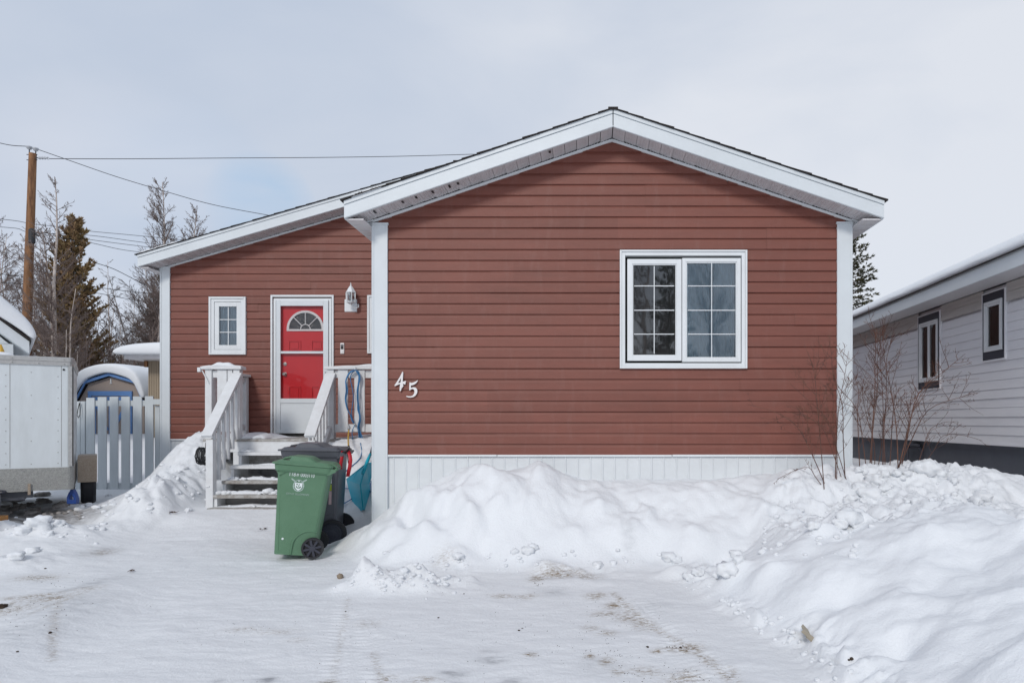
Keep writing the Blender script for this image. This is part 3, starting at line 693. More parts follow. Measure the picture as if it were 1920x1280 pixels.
# ---- windows of the red house
def pane_box(par, x0, x1, z0, z1, y, curtain, vs_, hs_, gw=.0088, gl='glass', lab=None):
    m = MB(); m.add([(x0 - .004, y, z0 - .004), (x1 + .004, y, z0 - .004), (x1 + .004, y, z1 + .004), (x0 - .004, y, z1 + .004)], [(0, 1, 2, 3)])
    m.build('pane', M[gl], par, recalc=False)
    g = MB()
    for v in vs_: g.box(v - gw / 2, v + gw / 2, y - .006, y - .002, z0, z1)
    for h in hs_:
        e = [x0] + [k for v in vs_ for k in (v - gw / 2, v + gw / 2)] + [x1]
        for a, b in zip(e[0::2], e[1::2]): g.box(a, b, y - .0055, y - .0016, h - gw / 2, h + gw / 2)
    if vs_ or hs_: g.build('grille', M['white'], par)
    b = MB(); n_ = 60; fold = .008 if curtain == 'curtain' else .003
    xs_ = [x0 - .03 + (x1 - x0 + .06) * i / n_ for i in range(n_ + 1)]; ys_ = [y + .034 + fold * math.sin(i * 1.1 + 1.3 * math.sin(i * .23)) for i in range(n_ + 1)]
    for i in range(n_): b.add([(xs_[i], ys_[i], z0 - .03), (xs_[i + 1], ys_[i + 1], z0 - .03), (xs_[i + 1], ys_[i + 1] - .004, z1 + .03), (xs_[i], ys_[i] - .004, z1 + .03)], [(0, 1, 2, 3)])
    b.build('blind', M[curtain], par, smooth=True)
wp = MB(); x0, x1, z0, z1 = FW; y = YF
frame(wp, x0, x1, z0, z1, .020, y - .042, y + .02)
frame(wp, x0 + .021, x1 - .021, z0 + .021, z1 - .021, .036, y - .030, y + .08)
win = wp.build('window', M['white'], house, bevel=.003, label='wide double window of white frames with white grilles')
m = MB(); frame(m, wx(165), wx(628), wz(1080), wz(212), .052, y - .022, y + .03)
frame(m, wx(165) + .052, wx(628) - .052, wz(1080) + .052, wz(212) - .052, .011, y - .014, y + .03)
sash = m.build('casement_sash', M['white'], win, bevel=.002)
m = MB(); frame(m, wx(634), wx(1135), wz(1090), wz(203), .040, y - .018, y + .03)
frame(m, wx(634) + .040, wx(1135) - .040, wz(1090) + .040, wz(203) - .040, .012, y - .010, y + .03)
m.build('fixed_sash', M['white'], win, bevel=.002)
m = MB(); m.box(wx(158), wx(1135), y + .076, y + .082, wz(1090), wz(203)); m.build('backing', M['dark'], win)
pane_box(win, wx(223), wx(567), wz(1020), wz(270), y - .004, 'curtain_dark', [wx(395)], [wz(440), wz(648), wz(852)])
pane_box(win, wx(683), wx(1090), wz(1053), wz(240), y - .002, 'curtain', [wx(887)], [wz(440), wz(648), wz(852)])
def small_window(a, lab, kind=0):
    x0, x1, z0, z1 = a; y = YR; m = MB()
    frame(m, x0, x1, z0, z1, .030, y - .045, y + .02); frame(m, x0 + .031, x1 - .031, z0 + .031, z1 - .031, .045, y - .032, y + .05)
    w_ = m.build('window', M['white'], house, bevel=.003, label=lab)
    i = .080
    m = MB(); frame(m, x0 + i, x1 - i, z0 + i, z1 - i, .066, y - .024, y + .03); m.build('casement_sash', M['white'], w_, bevel=.002)
    i = .150
    xa, xb, za, zb = x0 + i, x1 - i, z0 + i, z1 - i
    pane_box(w_, xa, xb, za, zb, y - .002, 'curtain', [(xa + xb) / 2], [za + (zb - za) / 3, za + (zb - za) * 2 / 3], .012)
    # scrolled iron wall ornament seen through the pane is left as soft curved bars behind the glass
    m = MB()
    cx, cz = (xa + xb) / 2, (za + zb) / 2
    for (ox, oz, r0, a0, a1) in ((-.01, .16, .12, 20, 200), (.03, -.04, .09, -30, 170), (-.07, -.18, .06, 0, 320), (.02, .18, .12, -20, 60)):
        m.tube([(cx + ox + r0 * math.cos(R(t)), y + .045, cz + oz + r0 * 1.2 * math.sin(R(t))) for t in np.linspace(a0, a1, 12)], .007, 5)
    m.build('curtain_scroll', M['dark'], w_, smooth=True)
small_window(SW, 'small narrow window left of the door'); small_window(SW2, 'small window mostly hidden behind the corner')

# ---- door
y = YR
m = MB(); x0, x1, z0, z1 = PX(509, y), PX(627, y), PZ(818, y), PZ(553.5, y)
m.box(x0, x0 + .028, y - .036, y + .02, z0, z1); m.box(x1 - .028, x1, y - .036, y + .02, z0, z1); m.box(x0 + .028, x1 - .028, y - .036, y + .02, z1 - .03, z1)
m.box(x0 + .04, x0 + .075, y - .020, y + .10, z0, z1 - .05); m.box(x1 - .075, x1 - .04, y - .020, y + .10, z0, z1 - .05); m.box(x0 + .075, x1 - .075, y - .020, y + .10, z1 - .085, z1 - .05)
door = m.build('door', M['white'], house, bevel=.003, label='red front door with fan light behind a white storm door')
m = MB(); m.box(x0 + .02, x1 - .02, y + .10, y + .12, z0, z1); m.box(x0 + .028, x0 + .04, y - .0, y + .1, z0, z1 - .03); m.box(x1 - .04, x1 - .028, y - .0, y + .1, z0, z1 - .03); m.box(x0 + .04, x1 - .04, y, y + .1, z1 - .05, z1 - .03)
m.box(x0 + .04, x1 - .04, y - .05, y + .1, z0 - .02, z0 + .004)
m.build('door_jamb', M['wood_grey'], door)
# storm leaf
xa, xb, za, zb = PX(519.5, y), PX(617, y), PZ(812, y), PZ(564, y)
gx0, gx1, gz1, gz0 = PX(527.5, y), PX(607.5, y), PZ(574, y), PZ(747, y)
zm0, zm1 = PZ(663, y), PZ(658.5, y)
m = MB(); yy0, yy1 = y - .034, y - .006
m.box(xa, gx0, yy0, yy1, za, zb); m.box(gx1, xb, yy0, yy1, za, zb); m.box(gx0, gx1, yy0, yy1, gz1, zb)
m.box(gx0, gx1, yy0 + .004, yy1, zm0, zm1); m.box(gx0, gx1, yy0, yy1, gz0 - .07, gz0); m.box(gx0, gx1, yy0, yy1, za, za + .06)
m.box(gx0, gx1, yy0 + .010, yy1, za + .06, gz0 - .07)
storm = m.build('storm_door', M['trim'], door, bevel=.004)
m = MB(); m.add([(gx0, y - .022, zm1), (gx1, y - .022, zm1), (gx1, y - .022, gz1), (gx0, y - .022, gz1)], [(0, 1, 2, 3)])
m.add([(gx0, y - .018, gz0), (gx1, y - .018, gz0), (gx1, y - .018, zm0), (gx0, y - .018, zm0)], [(0, 1, 2, 3)])
m.build('storm_pane', M['glass_storm'], door, recalc=False)
m = MB(); m.box(xb - .035, xb - .018, y - .075, y - .06, PZ(712, y), PZ(698, y)); m.box(xb - .032, xb - .022, y - .06, y - .034, PZ(707, y), PZ(704, y)); m.build('storm_handle', M['black'], door, bevel=.003)
# red slab with pressed panels
m = MB(); m.box(xa - .0, xb + .0, y + .030, y + .07, za, zb)
for (pa, pb, qa, qb) in ((PX(540, y), PX(563, y), PZ(657, y), PZ(638, y)), (PX(583, y), PX(606, y), PZ(657, y), PZ(638, y)), (PX(540, y), PX(563, y), PZ(760, y), PZ(724, y)), (PX(583, y), PX(606, y), PZ(760, y), PZ(724, y)), ):
    frame(m, pa, pb, qa, qb, .014, y + .018, y + .031); m.box(pa + .035, pb - .035, y + .020, y + .031, qa + .03, qb - .03)
slab = m.build('door_leaf', M['red'], door, bevel=.002)
cx, cz, r1 = PX(571.5, y), PZ(616.5, y), PX(606.5, y) - PX(571.5, y)
m = MB()
def arc(r_in, r_out, a0, a1, n, yy0, yy1):
    A = np.linspace(a0, a1, n)
    pts_o = [(cx + r_out * math.cos(a), cz + r_out * math.sin(a)) for a in A]; pts_i = [(cx + r_in * math.cos(a), cz + r_in * math.sin(a)) for a in A]
    for i in range(n - 1): m.prism([pts_o[i], pts_o[i + 1], pts_i[i + 1], pts_i[i]], yy0, yy1)
arc(r1 - .036, r1, 0, math.pi, 25, y + .014, y + .032)
m.box(cx - r1, cx + r1, y + .0145, y + .032, cz - .03, cz - .001)
arc(.066, .080, 0, math.pi, 13, y + .018, y + .0315)
for a in (math.pi / 4, math.pi / 2, 3 * math.pi / 4):
    m.bar((cx + .078 * math.cos(a), y + .022, cz + .078 * math.sin(a)), (cx + (r1 - .034) * math.cos(a), y + .022, cz + (r1 - .034) * math.sin(a)), .012, .012, (0, 1, 0))
m.build('fan_light', M['white'], door, bevel=.002)
m = MB(); A = np.linspace(0, math.pi, 25); m.prism([(cx + (r1 - .03) * math.cos(a), cz + (r1 - .03) * math.sin(a)) for a in A], y + .0285, y + .0295)
m.build('fan_glass', mat('frosted_dark_glass', (.055, .065, .075), .15, .0, 60, .6, 120, col2=(.02, .022, .03)), door)
m = MB(); kx = PX(533, y)
m.lathe((kx, y + .03, PZ(701, y)), [(.030, 0), (.030, -.008), (.012, -.010), (.012, -.028), (.024, -.032), (.027, -.040), (.020, -.046)], 16, 'y'); m.build('door_knob', M['steel'], door); m = MB()
m.lathe((kx, y + .03, PZ(682, y)), [(.030, 0), (.028, -.010), (.014, -.012), (.014, -.018)], 16, 'y')
m.build('deadbolt', M['steel'], door)

# ---- lantern
m = MB(); lx, lz0, ly = PX(655.5, 10.2), 0, 10.25
bx0, bx1, bz0, bz1 = PX(646.5, YR), PX(670.5, YR), PZ(585, YR), PZ(561, YR)
m.box(bx0, bx1, YR - .022, YR + .005, bz0, bz1)
lamp = m.build('wall_lamp', M['white'], house, bevel=.012, label='white coach lantern on a square plate')
zt, zb_ = PZ(547.5, 10.2), PZ(565, 10.2)
m = MB(); m.lathe((lx, ly, zt), [(.072, -.004), (.078, 0), (.074, .008), (.05, .05), (.026, .09), (.012, .10), (.010, .115), (.014, .12), (.006, .13), (.004, .155)], 6)
m.lathe((lx, ly, zb_), [(.02, -.035), (.045, -.018), (.066, -.008), (.066, .004)], 6)
for k in range(6):
    a = 2 * math.pi * k / 6; m.bar((lx + .064 * math.cos(a), ly + .064 * math.sin(a), zb_), (lx + .070 * math.cos(a), ly + .070 * math.sin(a), zt), .011, .011)
m.tube([(lx + .01, ly, zb_ - .03), (lx + .01, ly + .02, zb_ - .06), (lx + .05, ly + .05, zb_ - .09), (lx + .09, ly + .08, zb_ - .06), (lx + .08, ly + .11, zb_ - .02), (lx + .05, YR - .02, zb_ - .03)], .009, 6)
m.build('lantern_cage', M['white'], lamp, bevel=.001)
m = MB(); m.lathe((lx, ly, zb_ + .004), [(.056, 0), (.060, zt - zb_ - .01)], 6); m.build('lantern_glass', M['glass'], lamp)
m = MB(); m.lathe((lx, ly, zb_ + .004), [(.012, 0), (.012, .04), (.026, .06), (.024, .09), (.008, .11)], 10); m.build('bulb', M['print'], lamp, smooth=True)
m = MB(); m.box(PX(639, YR), PX(646.5, YR), YR - .030, YR + .0, PZ(663.5, YR), PZ(643, YR)); db = m.build('doorbell', M['numeral'], house, bevel=.008, label='white and black video doorbell')
m = MB(); m.box(PX(640.2, YR), PX(645.3, YR), YR - .0325, YR - .029, PZ(655, YR), PZ(646, YR)); m.build('doorbell_face', M['black'], db, bevel=.002)
m = MB(); m.lathe((PX(642.7, YR), YR - .030, PZ(659.5, YR)), [(.012, 0), (.012, -.004)], 14, 'y'); m.build('doorbell_button', M['white'], db); m = MB(); m.lathe((PX(642.7, YR), YR - .030, PZ(648, YR)), [(.007, 0), (.007, -.005)], 12, 'y'); m.build('doorbell_lens', M['white'], db)

# ---- house number
def npt(c): return (PX(730 + c[0] / 18.286, YF), PZ(685 + c[1] / 18.286, YF))
four = [(480, 218), (506, 240), (498, 400), (486, 560), (540, 545), (600, 535), (590, 590), (572, 662), (535, 645), (500, 628), (498, 670), (514, 700), (500, 735), (460, 770), (440, 810), (430, 860), (405, 885), (384, 872), (388, 780), (402, 640), (330, 665), (228, 710), (205, 690), (290, 570), (400, 385)]
hole4 = [(432, 430), (425, 580), (322, 614)]
five = [(735, 575), (760, 595), (800, 600), (880, 575), (950, 545), (1000, 512), (1010, 520), (960, 595), (900, 650), (840, 675), (765, 690), (768, 770), (850, 748), (920, 755), (970, 800), (990, 870), (978, 950), (930, 1030), (860, 1080), (770, 1103), (680, 1095), (605, 1068), (618, 1042), (700, 1055), (770, 1055), (830, 1030), (875, 975), (895, 900), (880, 840), (840, 810), (790, 815), (720, 860), (712, 840), (716, 700), (722, 590)]
import bmesh
def poly_fill(outer, holes, y0, y1, name):
    bm = bmesh.new()
    def loop(pts):
        vs = [bm.verts.new((*[npt(p)[0]], y0, npt(p)[1])) for p in pts]
        return [bm.edges.new((vs[i], vs[(i + 1) % len(vs)])) for i in range(len(vs))]
    ed = loop(outer)
    for h in holes: ed += loop(h)
    bmesh.ops.triangle_fill(bm, use_beauty=True, edges=ed)
    r = bmesh.ops.extrude_face_region(bm, geom=bm.faces[:])
    for v in r['geom']:
        if isinstance(v, bmesh.types.BMVert): v.co.y = y1
    bmesh.ops.recalc_face_normals(bm, faces=bm.faces)
    mb = MB(); bm.verts.index_update(); mb.add([tuple(v.co) for v in bm.verts], [tuple(v.index for v in f.verts) for f in bm.faces]); bm.free()
    return mb
poly_fill(four, [hole4], YF - .038, YF - .026, '4').build('house_number', M['numeral'], house, label='white metal figure 4 above and left of the 5')
poly_fill(five, [], YF - .038, YF - .026, '5').build('house_number', M['numeral'], house, label='white metal figure 5')
for (px, py) in ((752, 715), (774, 722), (778, 738)): m = MB(); m.lathe((PX(px, YF), YF - .026, PZ(py, YF)), [(.004, 0), (.004, .02)], 6, 'y'); m.build('number_stud', M['steel'], house)

# ------------------------------------------------------------------ porch
porch = thing('porch_stairs', 'white painted wooden porch with open stairs and railings at the red door', 'porch', (-4.0, 9.3, .3))
m = MB(); yb = 9.30
while yb < 10.33: m.box(-5.22, -2.30, yb - .02, min(yb + .125, 10.345), 1.128, 1.163); yb += .132 + .02; 
m.build('deck', M['worn'], porch, bevel=.004)
m = MB(); m.box(-5.22, -2.30, 9.285, 9.323, .985, 1.126); m.box(-5.22, -5.185, 9.325, 10.34, .98, 1.12); m.build('rim_board', M['wood'], porch, bevel=.003)
TR = [(9.10, .988), (8.90, .823), (8.70, .645), (8.50, .484), (8.36, .338)]
for i, (yy, z) in enumerate(TR):
    m = MB(); m.box(-4.655, -3.395, yy, yy + .275, z - .040, z); m.build('stair_tread', M['wood'] if i in (0, 1) else M['worn'], porch, bevel=.005)
for i, (yy, z) in enumerate(TR[:4]):
    zl = TR[i + 1][1] if i < 4 else .3
    if i == 1: continue
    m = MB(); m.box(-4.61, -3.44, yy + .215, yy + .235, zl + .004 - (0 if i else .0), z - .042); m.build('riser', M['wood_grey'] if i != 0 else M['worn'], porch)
m = MB(); m.box(-4.61, -3.44, 9.325, 9.345, .80, .984); m.build('riser', M['worn'], porch)
for xx in (-4.65, -3.44):
    poly = [(9.30, 1.12)]
    m = MB(); pts = [(9.30, .948), ]
    pl_ = [(9.30, .10), (8.44, .10)]
    prev = .30
    for (yy, z) in reversed(TR[:4]): pl_ += [(yy + .02, prev - .0), (yy + .02, z - .042)]; prev = z - .042
    pl_ += [(9.30, .946)]
    m.prism(pl_, xx, xx + .038, 'x'); m.build('stringer', M['wood'], porch, bevel=.003)
def post(x0, x1, y0, y1, z0, z1): m = MB(); m.box(x0, x1, y0, y1, z0, z1); return m.build('post', M['wood'], porch, bevel=.005)
post(-5.196, -5.105, 9.29, 9.38, .2, 2.108); post(-4.812, -4.724, 9.29, 9.38, .2, 2.108); post(-3.53, -3.442, 9.29, 9.38, .2, 2.108)
post(-4.745, -4.655, 8.50, 8.59, .1, 1.175); post(-3.475, -3.385, 8.50, 8.59, .1, 1.165)
post(-5.196, -5.12, 10.27, 10.345, .9, 2.07); post(-2.42, -2.335, 9.29, 9.38, .2, 2.108)
def rail(x0, x1, y0, y1, z0, z1, name='railing_cap', b=.006): m = MB(); m.box(x0, x1, y0, y1, z0, z1); return m.build(name, M['wood'], porch, bevel=b)
rail(-5.245, -4.690, 9.26, 9.41, 2.110, 2.148); rail(-3.56, -2.31, 9.26, 9.41, 2.110, 2.148); rail(-5.23, -5.09, 9.412, 10.36, 2.072, 2.108)
rail(-5.103, -4.815, 9.315, 9.353, 2.00, 2.098, 'rail', .003); rail(-3.44, -2.422, 9.315, 9.353, 1.995, 2.098, 'rail', .003)
rail(-5.103, -4.815, 9.315, 9.353, 1.27, 1.36, 'rail', .003); rail(-3.44, -2.422, 9.315, 9.353, 1.255, 1.365, 'rail', .003)
rail(-5.175, -5.137, 9.385, 10.265, 1.98, 2.06, 'rail', .003); rail(-5.175, -5.137, 9.385, 10.265, 1.27, 1.36, 'rail', .003)
def board(x0, x1, z0=1.262, z1=2.104, y=9.296): m = MB(); m.box(x0, x1, y - .004, y + .016, z0, z1); m.build('baluster', M['wood'], porch, bevel=.003)
def px93(a): return PX(a, 9.3)
board(px93(407.7), px93(425.6)); board(px93(427), px93(436))
for a, b in ((634, 652.5), (664.5, 684), (696, 712)): board(px93(a), px93(b))
for yy in np.arange(9.47, 10.25, .155):
    m = MB(); m.box(-5.197, -5.177, yy, yy + .09, 1.28, 2.07); m.build('baluster', M['wood'], porch, bevel=.003)
# sloping hand rails and balusters
for (xt, xb, xr) in ((-4.768, -4.715, 0), (-3.487, -3.435, 1)):
    pt_, pb_ = Vector((xt + (.005 if xr == 0 else 0), 9.30, 2.05)), Vector((xb, 8.47, 1.215))
    m = MB(); m.bar(pt_, pb_, .135, .040); m.build('handrail', M['wood'], porch, bevel=.005)
    o1, o2 = Vector((0, 0, -.075)), Vector((0, 0, -.075))
    m = MB(); m.bar(pt_ + o1 - Vector((0, .0, 0)), pb_ + o2 + Vector((0, .12, .12)), .036, .085); m.build('rail', M['wood'], porch, bevel=.003)
    o1 = Vector((0, -.02, -.74)); m = MB(); m.bar(pt_ + o1, pb_ + Vector((0, .05, -.66)), .036, .10); m.build('rail', M['wood'], porch, bevel=.003)
    for k in range(6):
        t = (k + .7) / 6.6; q = pt_.lerp(pb_, t)
        m = MB(); m.box(q.x + (.02 if xr == 0 else -.056), q.x + (.056 if xr == 0 else -.02), q.y - .019, q.y + .019, q.z - .80, q.z - .06); m.build('baluster', M['wood'], porch, bevel=.003)
# small bracket on the left post
m = MB(); a = P(376, 693, 9.28); m.box(a.x - .03, a.x + .012, 9.25, 9.285, a.z - .03, a.z + .03); m.bar(P(379, 694, 9.27), P(391, 718, 9.27), .012, .012); m.bar(P(379, 691.5, 9.272), P(387, 691.5, 9.272), .012, .012); m.build('bracket', M['white'], porch, bevel=.003)

# snow on the porch: one mass of stuff
def lump(mb, c, r, rng, sub=2, flat=.7):
    from mathutils import noise as mn
    off = Vector((rng.uniform(-50, 50), rng.uniform(-50, 50), rng.uniform(-50, 50)))
    bm = bmesh.new(); bmesh.ops.create_icosphere(bm, subdivisions=sub, radius=1)
    ph = [rng.uniform(0, 6.28) for _ in range(6)]
    vs = []
    ca, sa = math.cos(ph[4]), math.sin(ph[4])
    for v in bm.verts:
        p = v.co.normalized(); p = p / (max(abs(p.x), abs(p.y), abs(p.z)) ** .45 * 1.1); k = .92 + .38 * mn.noise(p * 1.4 + off) + .26 * mn.noise(p * 3.1 + off) + (.16 * mn.noise(p * 7 + off) if sub > 2 else 0)
        x, y, z = p.x * r[0] * k, p.y * r[1] * k, p.z * r[2] * k
        vs.append((c[0] + x * ca - y * sa, c[1] + x * sa + y * ca, c[2] + z))
    bm.verts.index_update(); fs = [tuple(v.index for v in f.verts) for f in bm.faces]; bm.free()
    mb.add(vs, fs)
sp = MB(); rg = random.Random(11)
def drift(mb, x0, x1, y0, y1, zb, th, rg, n=14, m_=5):
    rings = []
    ph = [rg.uniform(0, 6) for _ in range(3)]
    for i in range(n + 1):
        t = i / n; e = min(1, 3.2 * min(t, 1 - t) + .12)
        w_ = (.85 + .15 * math.sin(5 * t * 3 + ph[0])); hh = th * e * (.75 + .3 * math.sin(9 * t + ph[1]) + .15 * math.sin(23 * t + ph[2]))
        xc = x0 + (x1 - x0) * t; row = []
        for j in range(m_ + 1):
            a = math.pi * j / m_; yc = (y0 + y1) / 2 - math.cos(a) * (y1 - y0) / 2 * w_
            row.append((xc, yc, zb + math.sin(a) ** .7 * hh + .001))
        row += [(xc, (y0 + y1) / 2 + (y1 - y0) / 2 * .8 * w_, zb - .002), (xc, (y0 + y1) / 2 - (y1 - y0) / 2 * .8 * w_, zb - .002)]
        rings.append(row)
    mb.loft(rings)
drift(sp, -5.23, -4.70, 9.265, 9.405, 2.149, .06, rg); drift(sp, -3.54, -2.32, 9.265, 9.405, 2.149, .032, rg, 26)
drift(sp, -5.20, -4.3, 9.5, 10.3, 1.164, .075, rg, 16, 6); drift(sp, -4.75, -4.40, 9.27, 9.8, 1.164, .08, rg, 10, 6); drift(sp, -3.5, -2.35, 9.35, 10.3, 1.164, .06, rg, 20, 6)
drift(sp, -4.66, -4.5, 9.1, 9.3, .99, .05, rg, 8, 5); drift(sp, -4.62, -3.4, 9.13, 9.29, .989, .012, rg, 14, 5)
for (yy, z, k, hh) in ((8.92, .823, 8, .03), (8.74, .645, 14, .04), (8.52, .484, 18, .045), (8.40, .338, 14, .03)):
    drift(sp, -4.66, -3.40, yy + .05, yy + .27, z, hh * .9, rg, 24, 6)
    for _ in range(k):
        s_ = rg.uniform(.35, 1.1) * hh; lump(sp, (rg.uniform(-4.66, -3.5), yy + rg.uniform(.03, .24), z + s_ * .4), (s_ * 1.3, s_, s_ * .8), rg)
for (x_, y_, z_, s_) in ((-4.02, 8.62, .52, .06), (-3.65, 8.85, .70, .08), (-3.75, 8.97, .85, .07), (-4.0, 8.97, .84, .05)): lump(sp, (x_, y_, z_), (s_ * 1.2, s_, s_ * .8), rg)
tag(sp.build('porch_snow', M['snow'], None, smooth=True), 'lumpy snow lying on the treads, deck and railing caps of the porch', 'snow', kind='stuff')
# ------------------------------------------------------------------ bins
def rrect(x0, x1, y0, y1, r, z, n=4, dz=None):
    pts = []
    for (cx, cy, a0) in ((x1 - r, y1 - r, 0), (x0 + r, y1 - r, 90), (x0 + r, y0 + r, 180), (x1 - r, y0 + r, 270)):
        for k in range(n + 1):
            a = R(a0 + 90 * k / n); x, y = cx + r * math.cos(a), cy + r * math.sin(a)
            pts.append((x, y, z + (dz(x) if dz else 0)))
    return pts
def make_bin(name, label, loc, yaw, roll, m, H, xb, xt, yb, yt, wr, spokes, lid_x):
    t = thing(name, label, 'wheelie bin', loc, (0, R(roll), R(yaw)))
    k = LMB(); rings = []
    for i in range(9):
        f = i / 8; f2 = f
        rings.append(rrect(xb[0] + (xt[0] - xb[0]) * f2, xb[1] + (xt[1] - xb[1]) * f2 ** 1.0, -(yb + (yt - yb) * f), yb + (yt - yb) * f, .035, .015 + (H - .10) * f, 5))
    k.loft(rings); k.build('body', m, t, smooth=True, off=Vector((0, 0, 0))).modifiers.new('es', 'EDGE_SPLIT').split_angle = R(50)
    k = LMB()   # collar under the lid
    x0, x1 = xt[0] - .022, xt[1] + .020
    k.loft([rrect(x0 + .015, x1 - .015, -yt - .004, yt + .004, .04, H - .155, 5), rrect(x0, x1, -yt - .018, yt + .018, .045, H - .135, 5), rrect(x0 - .008, x1 + .005, -yt - .026, yt + .026, .045, H - .085, 5)])
    k.build('collar', m, t, bevel=.003)
    k = LMB()   # ribs and wheel arch on the visible side and back
    sy = lambda z: -(yb + (yt - yb) * min(1, max(0, (z - .015) / (H - .1))))
    wx_, wz_ = xb[1] - wr * .15, wr
    A = np.linspace(R(8), R(172), 14)
    arc_ = [(wx_ - .02 + (wr + .055) * math.cos(a) - .012, sy(.2) - .001, wz_ + (wr + .05) * math.sin(a)) for a in A if wx_ - .02 + (wr + .055) * math.cos(a) < xb[1] + .02]
    arc_.append((arc_[-1][0] - .006, sy(.05), .02)); k.tube(arc_, .0085, 6)
    for sgn in (-1, 1):
        pass
    k.tube([(xt[0] + .03, sy(H - .3) - .002, H - .16), (xb[0] + .035, sy(.1) + .001, .06)], .004, 5)
    k.tube([(xt[1] - .045, sy(H - .3) - .002, H - .16), (xb[1] - .01, sy(.3) + .001, .30)], .004, 5)
    k.prism([(xt[0] + .33 - .26, H - .155), (xt[0] + .075, H - .155), (xt[0] + .02, H - .19), (xt[0] - .0, H - .155)], sy(H) - .006, sy(H) + .01)
    k.prism([(xt[1] - .01, H - .155), (xt[1] + .055, H - .12), (xt[1] + .06, H - .10), (xt[1] - .01, H - .08), (xt[1] - .06, H - .12)], -yt - .01, -yt + .008)
    k.prism([(xt[1] - .01, H - .155), (xt[1] + .055, H - .12), (xt[1] + .06, H - .10), (xt[1] - .01, H - .08), (xt[1] - .06, H - .12)], yt - .008, yt + .01)
    k.build('side_rib', m, t)
    k = LMB(); k.tube([(xt[1] + .055, -yt + .0, H - .098), (xt[1] + .055, yt - .0, H - .098)], .014, 8); k.build('handle_bar', m, t, smooth=True)
    # lid: flat flange with a raised, forward handle hump
    k = LMB(); lx0, lx1 = lid_x; z = H - .085; L = lx1 - lx0
    dz = lambda x: .0
    k.loft([rrect(lx0, lx1, -yt - .034, yt + .034, .04, z + .002, 5), rrect(lx0, lx1, -yt - .034, yt + .034, .04, z + .018, 5), rrect(lx0 + .03, lx1 - .02, -yt - .01, yt + .01, .04, z + .022, 5), rrect(lx0 + .05, lx1 - .03, -yt + .01, yt - .01, .05, z + .040, 5)])
    k.loft([rrect(lx0 + L * .25, lx0 + L * .75, -yt + .02, yt - .02, .04, z + .036, 5), rrect(lx0 + L * .29, lx0 + L * .62, -yt + .045, yt - .045, .05, z + .078, 5), rrect(lx0 + L * .31, lx0 + L * .58, -yt + .07, yt - .07, .05, z + .084, 5)])
    k.prism([(lx0 + L * .58, z + .03), (lx0 + L * .98, z + .018), (lx1 + .03, z - .004), (lx1 + .03, z + .016), (lx0 + L * .98, z + .040), (lx0 + L * .6, z + .046)], -yt * .8, yt * .8)
    k.build('lid', m, t, bevel=.004)
    k = LMB()
    for sy_ in (-1, 1): k.tube([(lx0 + L * .14, sy_ * yt * .55, z + .035), (lx0 + L * .17, sy_ * yt * .55, z + .055), (lx0 + L * .27, sy_ * yt * .55, z + .066), (lx0 + L * .31, sy_ * yt * .55, z + .060)], .008, 6)
    k.tube([(lx0 + L * .165, -yt * .55, z + .053), (lx0 + L * .165, yt * .55, z + .053)], .009, 6)
    k.build('lid_handle', m, t, smooth=True)
    k = LMB(); k.tube([(wx_, -yb - .05, wz_ - .004), (wx_, yb + .05, wz_ - .004)], .011, 8); k.build('axle', M['steel'], t, smooth=True)
    for sg_ in (-1, 1):
        yo = sg_ * (yb + .012); w_ = .048 * sg_
        k = LMB(); k.lathe((wx_, yo, wz_ - .004), [(wr * .80, 0), (wr * .97, 0), (wr, w_ * .15), (wr, w_ * .85), (wr * .97, w_), (wr * .80, w_), (wr * .78, w_ * .7), (wr * .76, w_ * .6)], 32, 'y')
        wh = k.build('wheel', M['tyre'], t, smooth=True, bevel=0); wh.modifiers.new('es', 'EDGE_SPLIT').split_angle = R(40)
        k = LMB(); k.lathe((wx_, yo, wz_ - .004), [(.012, w_ * 1.06), (.026, w_ * 1.04), (.028, w_ * .8), (.012, w_ * .7)], 20, 'y')
        if spokes <= 4: k.lathe((wx_, yo, wz_ - .004), [(.02, w_ * .98), (wr * .30, w_ * .92), (wr * .33, w_ * .80), (wr * .60, w_ * .78), (wr * .63, w_ * .94), (wr * .70, w_ * .94), (wr * .73, w_ * .72), (wr * .79, w_ * .70)], 32, 'y')
        for q in range(spokes if spokes > 4 else 0):
            a = 2 * math.pi * q / spokes + .3
            k.bar((wx_ + .02 * math.cos(a), yo + w_ * .86, wz_ - .004 + .02 * math.sin(a)), (wx_ + wr * .84 * math.cos(a), yo + w_ * .86, wz_ - .004 + wr * .84 * math.sin(a)), .020 if spokes > 4 else .09, .010, (0, 1, 0))
        k.build('rim', M['ndark'], wh)
    return t, sy
gb, sy = make_bin('wheelie_bin', 'green wheeled bin with white printed number and crest, standing in front of the grey bin', (-2.80, 6.62, .125), 15, 6.0, M['green'], .945, (-.19, .165), (-.235, .225), .185, .222, .10, 8, (-.285, .255))
def print_on(txt, size, x, z, sx, par, m, dx=0):
    mb = text_mesh(txt, size, .0006, sx)
    sl_ = (sy(z + .05) - sy(z - .05)) / .1
    mb.v = [(v[0] + x, sy(z) + sl_ * v[1] - .0022 - v[2], v[1] + z) for v in mb.v]
    mb.build('printed_text', m, par, recalc=False)
print_on('118', .052, -.100, .775, .80, gb, M['print']); print_on('#', .042, -.052, .775, .9, gb, M['print']); print_on('0003110', .052, .035, .775, .68, gb, M['print'])
print_on('CITY OF YELLOWKNIFE', .024, -.035, .592, .80, gb, M['printdim'])
